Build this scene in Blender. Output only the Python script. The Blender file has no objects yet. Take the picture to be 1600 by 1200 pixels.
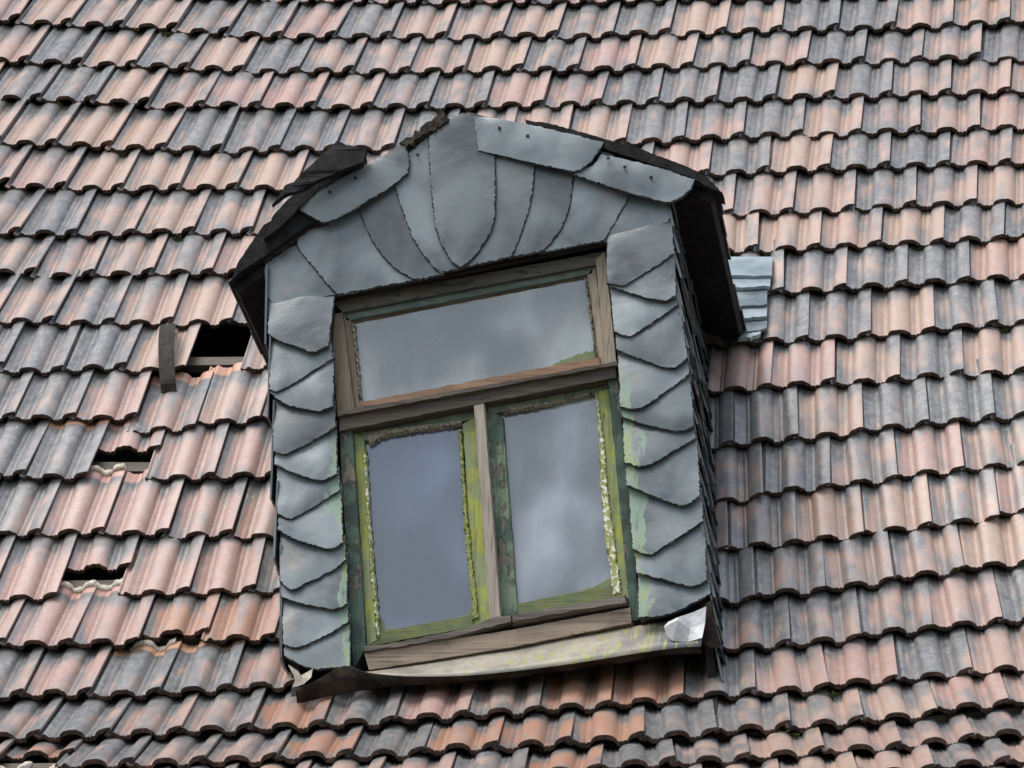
import bpy, bmesh, math, random
from mathutils import Vector, Matrix, noise
from mathutils.geometry import tessellate_polygon, delaunay_2d_cdt

random.seed(7)
sc = bpy.context.scene
COL = sc.collection

# ------------------------------------------------------------------ camera
cam_d = bpy.data.cameras.new('camera'); cam = bpy.data.objects.new('camera', cam_d); COL.objects.link(cam)
CAM_POS = Vector((1.93687, -14.10281, -5.59295))
FWD = Vector((-0.127050, 0.920504, 0.369501)).normalized(); UP = Vector((0.0234365, -0.3696296, 0.9288836)).normalized()
RIGHT = FWD.cross(UP).normalized()
cam.matrix_world = Matrix(((RIGHT.x, UP.x, -FWD.x, CAM_POS.x), (RIGHT.y, UP.y, -FWD.y, CAM_POS.y), (RIGHT.z, UP.z, -FWD.z, CAM_POS.z), (0, 0, 0, 1)))
cam_d.sensor_width = 36.0; cam_d.lens = 7507.88/1600*36.0; cam_d.clip_start = 0.5; cam_d.clip_end = 5000
sc.camera = cam

# ------------------------------------------------------------------ sky and sun
SUN_DIR = Vector((-0.34, -0.36, 0.90)).normalized()      # towards the sun, behind thin cloud
SUN_EL = math.asin(SUN_DIR.z); SUN_ROT = math.atan2(SUN_DIR.x, SUN_DIR.y)
w = bpy.data.worlds.new('World'); sc.world = w; w.use_nodes = True
nt = w.node_tree; nt.nodes.clear()
out = nt.nodes.new('ShaderNodeOutputWorld'); bg = nt.nodes.new('ShaderNodeBackground')
sky = nt.nodes.new('ShaderNodeTexSky'); sky.sky_type = 'NISHITA'; sky.sun_disc = False
sky.sun_elevation = SUN_EL; sky.sun_rotation = SUN_ROT % (2*math.pi); sky.altitude = 300; sky.air_density = 1.0; sky.dust_density = 2.0; sky.ozone_density = 1.0
hs = nt.nodes.new('ShaderNodeHueSaturation'); hs.inputs['Saturation'].default_value = 0.46
nt.links.new(sky.outputs[0], hs.inputs['Color']); nt.links.new(hs.outputs[0], bg.inputs['Color']); nt.links.new(bg.outputs[0], out.inputs['Surface'])
bg.inputs['Strength'].default_value = 0.13
sun_d = bpy.data.lights.new('sun', 'SUN'); sun_d.energy = 1.5; sun_d.angle = math.radians(42); sun_d.color = (1.0, 0.95, 0.88)
sun = bpy.data.objects.new('sun', sun_d); COL.objects.link(sun)
sun.rotation_euler = SUN_DIR.to_track_quat('Z', 'Y').to_euler(); sun.location = (-5, -8, 12)
sc.cycles.use_adaptive_sampling = True; sc.cycles.adaptive_threshold = 0.015; sc.cycles.use_denoising = True
sc.cycles.max_bounces = 5; sc.cycles.diffuse_bounces = 3; sc.cycles.glossy_bounces = 2; sc.cycles.transparent_max_bounces = 8
sc.view_settings.view_transform = 'Standard'; sc.view_settings.look = 'None'; sc.view_settings.gamma = 1.0
sc.view_settings.use_curve_mapping = False
sc.view_settings.exposure = 1.0

# ------------------------------------------------------------------ roof surface (metres)
TILE_W = 0.205          # cover width of a tile
TILE_E = 0.2894         # exposed length of a tile
# foot line of each course: depth, height and pitch, from the top course down
ROW_Y = [1.5565, 1.3785, 1.2011, 1.0243, 0.8481, 0.6735, 0.5012, 0.3315, 0.1643, 0.0, -0.1608, -0.3182, -0.4807, -0.6566, -0.8496, -1.0627, -1.2944, -1.5343, -1.7739, -2.0136]
ROW_Z = [2.0875, 1.8594, 1.6307, 1.4016, 1.1721, 0.9413, 0.7088, 0.4744, 0.2382, 0.0, -0.2406, -0.4834, -0.7229, -0.9527, -1.1682, -1.364, -1.5375, -1.6993, -1.8615, -2.0236]
ROW_A = [0.9069, 0.9096, 0.9122, 0.9149, 0.9175, 0.9281, 0.9387, 0.9493, 0.9599, 0.9743, 0.9886, 1.003, 0.9461, 0.8892, 0.7918, 0.693, 0.5927, 0.5941, 0.5948, 0.5948]
SAG = [0.07003, 0.10306, 0.03265, 0.01726, -0.00742, 0.00227]      # how the old courses sag along the eave
# waviness and bond offset of each single course
ROW_WAVE = [
 [-0.0256,-0.0023,0.0177,0.5549,0.0039],[-0.0094,-0.005,0.006,0.5572,0.013],[0.0074,-0.01,0.0021,0.5654,0.0151],
 [-0.0104,0.0014,0.0018,0.614,-0.0083],[0.0182,0.0042,-0.0087,0.6039,0.0077],[0.0019,0.0062,-0.0106,0.5822,0.0009],
 [0.034,0.0058,-0.0146,0.571,-0.0173],[0.02,0.0122,-0.0085,0.6019,-0.0617],[0.0051,-0.0015,-0.0019,0.5506,-0.0479],
 [0.0247,-0.0107,-0.0103,0.4995,-0.0295],[-0.0077,-0.0028,0.0009,0.4868,-0.0215],[-0.0262,-0.0043,0.0149,0.5065,-0.0054],
 [-0.0073,0.0126,-0.0012,0.5437,-0.0071],[-0.0092,0.0022,0.0137,0.5233,0.0034],[0.0055,0.0004,-0.0009,0.6031,-0.0013],
 [-0.0067,-0.0002,0.001,0.6715,0.0099],[-0.0032,-0.0029,0.0103,0.7575,-0.0163],[0.0034,-0.0027,0.0006,0.7856,0.0011],
 [0.0,0.0,0.0,0.79,0.0],[0.0,0.0,0.0,0.79,0.0]]
def lerp_tab(tab, i):
    n = len(tab) - 1
    k = min(max(int(math.floor(i)), 0), n - 1)
    return tab[k] + (tab[k+1] - tab[k]) * (i - k)
def roof_point(i, u, wave=0.0):
    a = lerp_tab(ROW_A, min(max(i, 0), 19)); t = (i - 9) / 9
    u2 = max(-2.2, min(2.2, u))
    s = SAG
    dv = (s[0]+s[1]*t)*u2 + (s[2]+s[3]*t)*u2*u2 + (s[4]+s[5]*t)*u2**3 + wave
    return Vector((u, lerp_tab(ROW_Y, i) + dv*math.cos(a), lerp_tab(ROW_Z, i) + dv*math.sin(a)))
def course_wave(i, u):
    r = ROW_WAVE[max(i, 0)]; uu = max(-1.8, min(1.8, u))
    return r[0] + r[1]*uu + r[2]*uu*uu
def joint_u(i, k):
    r = ROW_WAVE[max(i, 0)]
    return TILE_W*(k + 0.5*i + r[3])/(1 - TILE_W*r[4])

T = {'O': [0.09, -0.885, -1.12],
 'apron_dark': [(-0.5634, -0.1783), (-0.5035, -0.1675), (-0.4344, -0.1491), (-0.3726, -0.1403), (-0.2975, -0.1337), (-0.2225, -0.1291),
                (-0.0912, -0.1254), (0.0582, -0.1122), (0.2444, -0.09), (0.4302, -0.062), (0.5415, -0.0483), (0.6157, -0.0437)],
 'apron_low': [(-0.5742, -0.1501), (-0.5039, -0.116), (-0.4356, -0.078), (-0.3725, -0.0986), (-0.2968, -0.1097), (-0.2215, -0.1148),
               (-0.0901, -0.115), (0.0593, -0.1039), (0.2454, -0.0817), (0.4311, -0.0537), (0.5423, -0.04), (0.6072, -0.0372)],
 'apron_top': [(-0.4161, -0.0648), (-0.1444, -0.026), (0.0438, 0.0023), (0.2315, 0.0345), (0.4189, 0.0686), (0.5593, 0.0917)],
 'beam_left': [(-0.7609, 1.2675), (-0.6042, 1.3858), (-0.5874, 1.3598), (-0.7436, 1.2332)],
 'char': [(-0.3412, 1.6118), (-0.2834, 1.6528), (-0.2146, 1.7236), (-0.1821, 1.6924), (-0.1776, 1.6751), (-0.2511, 1.6303), (-0.3167, 1.5853)],
 'drip_l': [(-0.3966, 0.0145), (-0.2585, 0.0318), (-0.1228, 0.0571), (-0.0047, 0.0986), (0.0425, 0.1017), (0.0431, 0.0779), (-0.122, 0.0314),
            (-0.2577, 0.0081), (-0.3957, -0.0093)],
 'drip_r': [(0.0394, 0.1), (0.3777, 0.1571), (0.3819, 0.1273), (0.0439, 0.0722)],
 'felt': [(-0.5259, 1.6152), (-0.4274, 1.5691), (-0.4356, 1.5246), (-0.4956, 1.4966), (-0.5728, 1.4543), (-0.6594, 1.4039), (-0.7033, 1.3713),
          (-0.6609, 1.4401), (-0.6102, 1.5002)],
 'felt2': [(-0.7213, 1.3679), (-0.6704, 1.4238), (-0.5493, 1.3563), (-0.6042, 1.3495), (-0.7414, 1.2436), (-0.8026, 1.2032), (-0.8402, 1.1663),
           (-0.8198, 1.2332), (-0.7464, 1.3538)],
 'felt3': [(-0.7149, 1.3761), (-0.6643, 1.4384), (-0.5977, 1.5003), (-0.5114, 1.5659), (-0.4364, 1.5678), (-0.4389, 1.5294), (-0.499, 1.5014),
           (-0.5763, 1.4591), (-0.6328, 1.3949), (-0.6891, 1.3287), (-0.7368, 1.292)],
 'gable': {'g1': [(-0.7493, 1.2453), (-0.7092, 1.2758), (-0.6437, 1.3142), (-0.573, 1.2233), (-0.4967, 1.1306), (-0.6078, 1.1149), (-0.676, 1.1021),
                  (-0.7296, 1.114)],
           'g2': [(-0.6633, 1.3105), (-0.5402, 1.3875), (-0.4338, 1.4438), (-0.4129, 1.3581), (-0.3831, 1.2937), (-0.35, 1.2463), (-0.3093, 1.2009),
                  (-0.2457, 1.1697), (-0.374, 1.1503), (-0.4518, 1.1357), (-0.5179, 1.1228)],
           'g3': [(-0.4715, 1.4492), (-0.3245, 1.5343), (-0.3051, 1.4271), (-0.283, 1.3542), (-0.2616, 1.2986), (-0.2284, 1.2407), (-0.1797, 1.1825),
                  (-0.2728, 1.1621), (-0.3365, 1.1975), (-0.3773, 1.2429), (-0.4126, 1.2946), (-0.4446, 1.3633)],
           'g4': [(-0.3639, 1.5313), (-0.2146, 1.6766), (-0.203, 1.4303), (-0.1883, 1.3345), (-0.1664, 1.2578), (-0.1216, 1.1956), (-0.203, 1.179),
                  (-0.2518, 1.2393), (-0.2891, 1.2994), (-0.3106, 1.3551), (-0.3368, 1.4323)],
           'g5': [(-0.2507, 1.6305), (-0.2143, 1.6658), (-0.1523, 1.709), (-0.1267, 1.7103), (-0.0763, 1.672), (-0.0424, 1.5851), (-0.035, 1.457),
                  (-0.0344, 1.3615), (-0.0466, 1.3049), (-0.08, 1.2427), (-0.1159, 1.2017), (-0.1409, 1.1898), (-0.165, 1.2115), (-0.1979, 1.2672),
                  (-0.2195, 1.3312), (-0.2322, 1.4206), (-0.2434, 1.5275)],
           'g6': [(-0.0843, 1.6079), (0.0834, 1.5811), (0.081, 1.5171), (0.0769, 1.4429), (0.0614, 1.3586), (0.0398, 1.2855), (0.0178, 1.2272),
                  (-0.0635, 1.2086), (-0.1565, 1.1903), (-0.1132, 1.2436), (-0.0759, 1.3057), (-0.0647, 1.3942)],
           'g7': [(0.0402, 1.5825), (0.2018, 1.5452), (0.199, 1.4879), (0.1895, 1.3864), (0.1674, 1.3238), (0.1374, 1.2742), (0.1069, 1.2456),
                  (-0.0054, 1.2237), (0.0202, 1.286), (0.0416, 1.3698), (0.0532, 1.4542)],
           'g8': [(0.1585, 1.553), (0.3709, 1.4761), (0.3679, 1.4232), (0.3435, 1.3712), (0.3172, 1.3193), (0.2965, 1.28), (0.2076, 1.2637),
                  (0.0876, 1.2399), (0.1139, 1.2791), (0.1438, 1.3329), (0.1658, 1.3977)],
           'g9': [(0.3261, 1.4775), (0.4881, 1.4406), (0.4971, 1.3433), (0.424, 1.3077), (0.3372, 1.283), (0.2695, 1.2745), (0.288, 1.3202),
                  (0.3181, 1.3783)]},
 'glass_l': [(-0.4368, 0.7021), (-0.1087, 0.756), (-0.0383, 0.0967), (-0.3835, 0.0431)],
 'glass_r': [(-0.0317, 0.7747), (0.2893, 0.8368), (0.3546, 0.169), (0.0259, 0.1154)],
 'glass_up': [(-0.4909, 1.0891), (0.2546, 1.2259), (0.2953, 0.9201), (-0.4578, 0.7859)],
 'glaze_bar_up': [(-0.4505, 0.8007), (0.2824, 0.931), (0.2829, 0.9021), (-0.4454, 0.7675)],
 'head': [(-0.5467, 1.1307), (0.2882, 1.271), (0.289, 1.2289), (-0.535, 1.0842)],
 'head2': [(-0.5087, 1.1023), (0.2561, 1.2363), (0.2528, 1.2027), (-0.4956, 1.0683)],
 'head_bead': [(-0.4898, 1.0807), (0.2438, 1.2115), (0.2421, 1.1947), (-0.4813, 1.0637)],
 'hook': [[-1.203, 0.309, 0.442], [-1.183, 0.242, 0.348], [-1.164, 0.165, 0.239], [-1.148, 0.092, 0.133]],
 'jamb_l_up': [(-0.5467, 1.1307), (-0.504, 1.0959), (-0.452, 0.7575), (-0.5101, 0.7507)],
 'jamb_l_up2': [(-0.5065, 1.098), (-0.4739, 1.0656), (-0.4415, 0.7796), (-0.4744, 0.7722)],
 'jamb_r_up': [(0.2615, 1.2444), (0.2921, 1.2709), (0.3356, 0.8946), (0.2973, 0.8832)],
 'jamb_r_up2': [(0.2354, 1.199), (0.2618, 1.2403), (0.2992, 0.9015), (0.2761, 0.898)],
 'left_edges': [[(-0.73, 1.1191), (-0.6783, 1.1071), (-0.61, 1.1199), (-0.5221, 1.1301)],
                [(-0.7208, 1.0014), (-0.6883, 0.9776), (-0.6225, 0.9488), (-0.5787, 0.931), (-0.5287, 0.9505)],
                [(-0.7067, 0.8181), (-0.6848, 0.8072), (-0.656, 0.8189), (-0.6086, 0.8508), (-0.5177, 0.919)],
                [(-0.7043, 0.8077), (-0.6538, 0.7672), (-0.5946, 0.7492), (-0.5457, 0.7419), (-0.5074, 0.7574)],
                [(-0.6861, 0.6179), (-0.6526, 0.6048), (-0.6239, 0.6144), (-0.552, 0.6578), (-0.501, 0.6935)],
                [(-0.6825, 0.5789), (-0.6052, 0.5404), (-0.5366, 0.5185), (-0.4873, 0.5419)],
                [(-0.6658, 0.4198), (-0.6282, 0.3987), (-0.5996, 0.4082), (-0.5434, 0.4476), (-0.4798, 0.4969)],
                [(-0.6636, 0.3711), (-0.6121, 0.3378), (-0.5379, 0.3121), (-0.499, 0.3012), (-0.4614, 0.3226)],
                [(-0.6487, 0.2058), (-0.6091, 0.177), (-0.5808, 0.1884), (-0.4964, 0.2349), (-0.4519, 0.2741)],
                [(-0.6448, 0.1616), (-0.5785, 0.1344), (-0.4821, 0.1147), (-0.4426, 0.1319)],
                [(-0.6327, 0.014), (-0.5976, -0.0025), (-0.5635, 0.0049), (-0.5037, 0.0356), (-0.4368, 0.0801)],
                [(-0.6273, -0.0218), (-0.5803, -0.0503), (-0.5223, -0.071), (-0.4257, -0.0607)]],
 'mullion': [(-0.0937, 0.7781), (-0.0588, 0.7732), (0.0093, 0.0938), (-0.0245, 0.0825)],
 'nails': [(-0.1327, 1.5987), (-0.1295, 1.4877), (-0.1273, 1.4134), (-0.2795, 1.5714)],
 'nails2': [(-0.0286, 1.6459), (0.0584, 1.6173), (-0.4659, 1.4936), (-0.543, 1.4491), (0.306, 1.5348), (0.3571, 1.5035), (0.4372, 1.4671)],
 'post_l': [(-0.5003, 0.7116), (-0.4578, 0.7188), (-0.3891, 0.0148), (-0.4281, -0.0597)],
 'post_r': [(0.3093, 0.8398), (0.3398, 0.8555), (0.4208, 0.0875), (0.3871, 0.0802)],
 'putty_l_left': [(-0.4276, 0.6523), (-0.4172, 0.5293), (-0.4008, 0.3464), (-0.3814, 0.1852), (-0.3652, 0.0552), (-0.3538, 0.055), (-0.3699, 0.185),
                  (-0.3892, 0.3462), (-0.4056, 0.5291), (-0.4179, 0.652)],
 'putty_l_right': [(-0.1292, 0.7027), (-0.1155, 0.5634), (-0.0992, 0.4008), (-0.0774, 0.2394), (-0.0583, 0.1034), (-0.0811, 0.1038),
                   (-0.0965, 0.2398), (-0.1165, 0.4011), (-0.129, 0.5637), (-0.1408, 0.703)],
 'putty_l_top': [(-0.423, 0.6925), (-0.3847, 0.708), (-0.2882, 0.7221), (-0.1299, 0.7348), (-0.1295, 0.7204), (-0.2875, 0.7016), (-0.3723, 0.6872),
                 (-0.4102, 0.6634)],
 'putty_r_right': [(0.2767, 0.816), (0.2985, 0.6762), (0.313, 0.5132), (0.339, 0.3313), (0.3607, 0.1752), (0.3343, 0.1717), (0.3086, 0.3319),
                   (0.2901, 0.5137), (0.2836, 0.6561), (0.2692, 0.808)],
 'putty_r_top': [(-0.011, 0.7648), (0.135, 0.79), (0.2807, 0.8213), (0.2808, 0.8131), (0.1352, 0.7797), (-0.0088, 0.7545)],
 'putty_up_left': [(-0.4748, 1.0594), (-0.4606, 0.9441), (-0.446, 0.815), (-0.4382, 0.8148), (-0.4547, 0.9439), (-0.4689, 1.0592)],
 'putty_up_right': [(0.2342, 1.1886), (0.2521, 1.071), (0.274, 0.9333), (0.2663, 0.9335), (0.2443, 1.0712), (0.2284, 1.1887)],
 'right_edges': [[(0.299, 1.2851), (0.3358, 1.2882), (0.4227, 1.3129), (0.4959, 1.3486)],
                 [(0.3037, 1.1362), (0.3541, 1.1244), (0.3828, 1.1403), (0.4498, 1.1843), (0.5071, 1.2328)],
                 [(0.3076, 1.1319), (0.3777, 1.1008), (0.4707, 1.0712), (0.5166, 1.0886)],
                 [(0.3297, 0.9776), (0.3761, 0.9598), (0.4333, 0.9955), (0.5227, 1.0677)],
                 [(0.3364, 0.9216), (0.4389, 0.8737), (0.5062, 0.8534), (0.5536, 0.8892)],
                 [(0.3512, 0.7324), (0.3991, 0.7231), (0.4371, 0.7385), (0.4937, 0.7841), (0.558, 0.8398)],
                 [(0.3555, 0.7057), (0.4323, 0.6754), (0.5279, 0.6528), (0.5752, 0.6679)],
                 [(0.3675, 0.5571), (0.421, 0.5397), (0.4814, 0.5687), (0.5794, 0.6353)],
                 [(0.3743, 0.4903), (0.4604, 0.4481), (0.546, 0.4162), (0.5966, 0.4492)],
                 [(0.3966, 0.2852), (0.4479, 0.2643), (0.4853, 0.2854), (0.605, 0.3728)],
                 [(0.4091, 0.2133), (0.5112, 0.1816), (0.5772, 0.1645), (0.6201, 0.1854)],
                 [(0.417, 0.0726), (0.4882, 0.0772), (0.5498, 0.0997), (0.628, 0.1496)]],
 'roofline': {'apex': (-0.1352, 1.708), 'left': (-0.8374, 1.1684), 'leftmid': (-0.7277, 1.3087), 'right': (0.6505, 1.4187)},
 'rstrip': [(0.0465, 1.6783), (0.1253, 1.6649), (0.2633, 1.6176), (0.4005, 1.5727), (0.5568, 1.5019), (0.6114, 1.4663), (0.6544, 1.4144),
            (0.6157, 1.4282), (0.5611, 1.4658), (0.4012, 1.528), (0.2836, 1.5743), (0.1259, 1.6414), (0.0548, 1.663)],
 'sash_l_bottom': [(-0.4007, 0.0672), (-0.069, 0.1249), (-0.0583, 0.0849), (-0.3896, 0.0272)],
 'sash_l_left': [(-0.4638, 0.7204), (-0.4234, 0.6783), (-0.3636, 0.0466), (-0.3952, 0.0233)],
 'sash_l_right': [(-0.1304, 0.7248), (-0.0886, 0.7485), (-0.0247, 0.1042), (-0.0733, 0.0772)],
 'sash_l_top': [(-0.4641, 0.7287), (-0.0936, 0.7898), (-0.0922, 0.7383), (-0.4426, 0.6747)],
 'sash_r_bottom': [(0.0254, 0.151), (0.3521, 0.2086), (0.3661, 0.1625), (0.0361, 0.1031)],
 'sash_r_left': [(-0.064, 0.7684), (-0.0074, 0.7465), (0.0546, 0.1226), (-0.0017, 0.0958)],
 'sash_r_right': [(0.2724, 0.8177), (0.3106, 0.8291), (0.3831, 0.1622), (0.3323, 0.1532)],
 'sash_r_top': [(-0.0665, 0.7891), (0.3102, 0.8538), (0.307, 0.8169), (-0.0481, 0.7516)],
 'sill': [(-0.3955, -0.0059), (0.0423, 0.0596), (0.3917, 0.1224), (0.3963, 0.071), (0.0438, 0.0023), (-0.3801, -0.0615)],
 'sill_under': [(-0.3743, -0.0471), (0.0409, 0.017), (0.3978, 0.0857), (0.4017, 0.0738), (0.0413, 0.0011), (-0.3661, -0.063)],
 'smear_l': [(-0.3666, 0.1028), (-0.3516, 0.1125), (-0.343, 0.0844), (-0.2706, 0.0911), (-0.1757, 0.1053), (-0.1076, 0.124), (-0.0816, 0.1474),
             (-0.0617, 0.1152), (-0.1749, 0.0814), (-0.361, 0.0528)],
 'smear_r': [(0.0441, 0.1451), (0.1081, 0.1678), (0.1837, 0.1864), (0.2592, 0.2049), (0.3063, 0.2239), (0.3382, 0.2393), (0.3468, 0.1793),
             (0.1846, 0.1465), (0.0484, 0.1251)],
 'smear_up': [(0.0429, 0.8804), (0.1101, 0.9035), (0.1484, 0.9233), (0.1964, 0.9428), (0.2445, 0.956), (0.2717, 0.9491), (0.2798, 0.9282),
              (0.1681, 0.9062), (0.0526, 0.8802)],
 'soaker': [(0.6068, 0.1012), (0.6345, 0.1282), (0.6428, 0.0475), (0.6639, -0.0272), (0.6267, -0.0246), (0.6042, -0.0047)],
 'transom': [(-0.5004, 0.7491), (0.3356, 0.8887), (0.3383, 0.8434), (-0.4962, 0.6915)],
 'transom_lip': [(-0.5021, 0.7536), (0.341, 0.8928), (0.3432, 0.8763), (-0.4992, 0.7309)],
 'valley': [[[0.629, 0.414, 0.589], [0.788, 0.414, 0.589], [0.782, 0.501, 0.709], [0.62, 0.506, 0.716]],
            [[0.642, 0.373, 0.532], [0.78, 0.374, 0.533], [0.776, 0.448, 0.636], [0.634, 0.453, 0.641]],
            [[0.653, 0.306, 0.438], [0.784, 0.307, 0.439], [0.777, 0.41, 0.583], [0.642, 0.414, 0.588]],
            [[0.674, 0.258, 0.37], [0.776, 0.259, 0.372], [0.771, 0.339, 0.485], [0.666, 0.342, 0.489]],
            [[0.684, 0.214, 0.309], [0.784, 0.216, 0.312], [0.779, 0.291, 0.417], [0.677, 0.294, 0.421]],
            [[0.697, 0.19, 0.274], [0.775, 0.192, 0.278], [0.772, 0.248, 0.357], [0.691, 0.25, 0.36]]],
 'verge': {'v1': [(-0.6691, 1.413), (-0.6152, 1.4454), (-0.4993, 1.5078), (-0.3833, 1.5746), (-0.3294, 1.6114), (-0.3175, 1.6089), (-0.3018, 1.5549),
                  (-0.3062, 1.5081), (-0.3595, 1.4587), (-0.4172, 1.4222), (-0.4709, 1.3857), (-0.5132, 1.3594), (-0.5599, 1.346)],
           'v2': [(-0.1153, 1.6987), (-0.0322, 1.6831), (0.0765, 1.658), (0.2046, 1.6196), (0.2931, 1.5911), (0.2781, 1.5575), (0.2553, 1.5242),
                  (0.2227, 1.4977), (0.1994, 1.4921), (0.1092, 1.5162), (0.0107, 1.5448), (-0.094, 1.5738)],
           'v3': [(0.2839, 1.5573), (0.372, 1.5332), (0.4793, 1.5001), (0.5689, 1.4613), (0.5615, 1.4299), (0.5309, 1.4013), (0.4944, 1.3835),
                  (0.4712, 1.3864), (0.3738, 1.4189), (0.2761, 1.4557), (0.1956, 1.4901), (0.2554, 1.52)]},
 'white_lead': [(0.4966, 0.033), (0.5094, 0.0484), (0.5373, 0.0597), (0.5837, 0.0785), (0.6189, 0.0955), (0.6157, 0.0445), (0.6088, -0.0043),
                (0.5661, -0.0133), (0.5232, -0.0106), (0.5063, 0.0054)],
 'white_left': [(-0.6092, -0.0558), (-0.5817, -0.076), (-0.5698, -0.088), (-0.5364, -0.0688), (-0.5391, -0.0963), (-0.561, -0.1157),
                (-0.5947, -0.1269), (-0.5843, -0.1035)]}
TONE = {(0,-11):"p", (0,-10):"o", (0,-9):"m", (0,-8):"o", (0,-7):"m", (0,-6):"g", (0,-5):"p", (0,-4):"g", (0,-3):"o", (0,-2):"m", (0,-1):"m", (0,0):"m", (0,1):"g", (0,2):"o", (0,3):"o", (0,4):"g", (0,5):"g", (0,6):"m", (0,7):"o", (1,-11):"p", (1,-10):"g", (1,-9):"o", (1,-8):"g", (1,-7):"o", (1,-6):"G", (1,-5):"m", (1,-4):"m", (1,-3):"m", (1,-2):"o", (1,-1):"g", (1,0):"p", (1,1):"o", (1,2):"g", (1,3):"m", (1,4):"g", (1,5):"g", (1,6):"m", (2,-11):"g", (2,-10):"g", (2,-9):"o", (2,-8):"m", (2,-7):"p", (2,-6):"p", (2,-5):"m", (2,-4):"g", (2,-3):"g", (2,-2):"p", (2,-1):"m", (2,0):"g", (2,1):"g", (2,2):"g", (2,3):"o", (2,4):"g", (2,5):"m", (2,6):"o", (3,-11):"o", (3,-10):"o", (3,-9):"o", (3,-8):"g", (3,-7):"g", (3,-6):"g", (3,-5):"m", (3,-1):"o", (3,0):"g", (3,1):"m", (3,2):"g", (3,3):"o", (3,4):"m", (3,5):"m", (4,-12):"m", (4,-11):"p", (4,-10):"o", (4,-9):"o", (4,-8):"o", (4,-7):"o", (4,0):"o", (4,1):"g", (4,2):"o", (4,3):"g", (4,4):"g", (4,5):"m", (5,-12):"m", (5,-11):"g", (5,-10):"m", (5,-9):"o", (5,1):"m", (5,2):"o", (5,3):"g", (5,4):"m", (6,-12):"m", (6,-11):"m", (6,-10):"o", (6,-9):"m", (6,1):"o", (6,2):"m", (6,3):"o", (6,4):"g", (7,-12):"m", (7,-11):"m", (7,-10):"m", (7,-9):"o", (7,0):"m", (7,1):"m", (7,2):"g", (7,3):"g", (8,-13):"g", (8,-12):"g", (8,-11):"g", (8,-10):"o", (8,0):"g", (8,1):"G", (8,2):"o", (8,3):"g", (9,-13):"g", (9,-12):"g", (9,-11):"p", (9,-10):"m", (9,-9):"o", (9,-1):"p", (9,0):"p", (9,1):"m", (9,2):"g", (10,-13):"g", (10,-12):"G", (10,-11):"p", (10,-10):"p", (10,-9):"p", (10,-1):"g", (10,0):"o", (10,1):"g", (10,2):"G", (11,-13):"m", (11,-12):"p", (11,-11):"p", (11,-10):"p", (11,-1):"g", (11,0):"m", (11,1):"p", (12,-14):"p", (12,-13):"p", (12,-12):"p", (12,-11):"p", (12,-10):"p", (12,-2):"g", (12,-1):"o", (12,0):"o", (12,1):"m", (13,-14):"m", (13,-13):"p", (13,-12):"p", (13,-11):"O", (13,-10):"O", (13,-3):"G", (13,-2):"g", (13,-1):"m", (13,0):"m", (14,-14):"m", (14,-13):"p", (14,-12):"g", (14,-11):"G", (14,-10):"p", (14,-3):"g", (14,-2):"g", (14,-1):"m", (14,0):"p", (15,-14):"m", (15,-13):"g", (15,-12):"m", (15,-11):"m", (15,-10):"O", (15,-9):"g", (15,-8):"p", (15,-7):"g", (15,-6):"O", (15,-5):"O", (15,-4):"G", (15,-3):"p", (15,-2):"p", (15,-1):"g", (16,-14):"O", (16,-13):"g", (16,-12):"m", (16,-11):"m", (16,-10):"O", (16,-9):"g", (16,-8):"O", (16,-7):"O", (16,-6):"O", (16,-5):"G", (16,-4):"g", (16,-3):"m", (16,-2):"o", (16,-1):"p", (17,-8):"g", (17,-7):"O", (17,-6):"G", (17,-5):"g", (17,-4):"o", (17,-3):"p", (17,-2):"m"}
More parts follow.
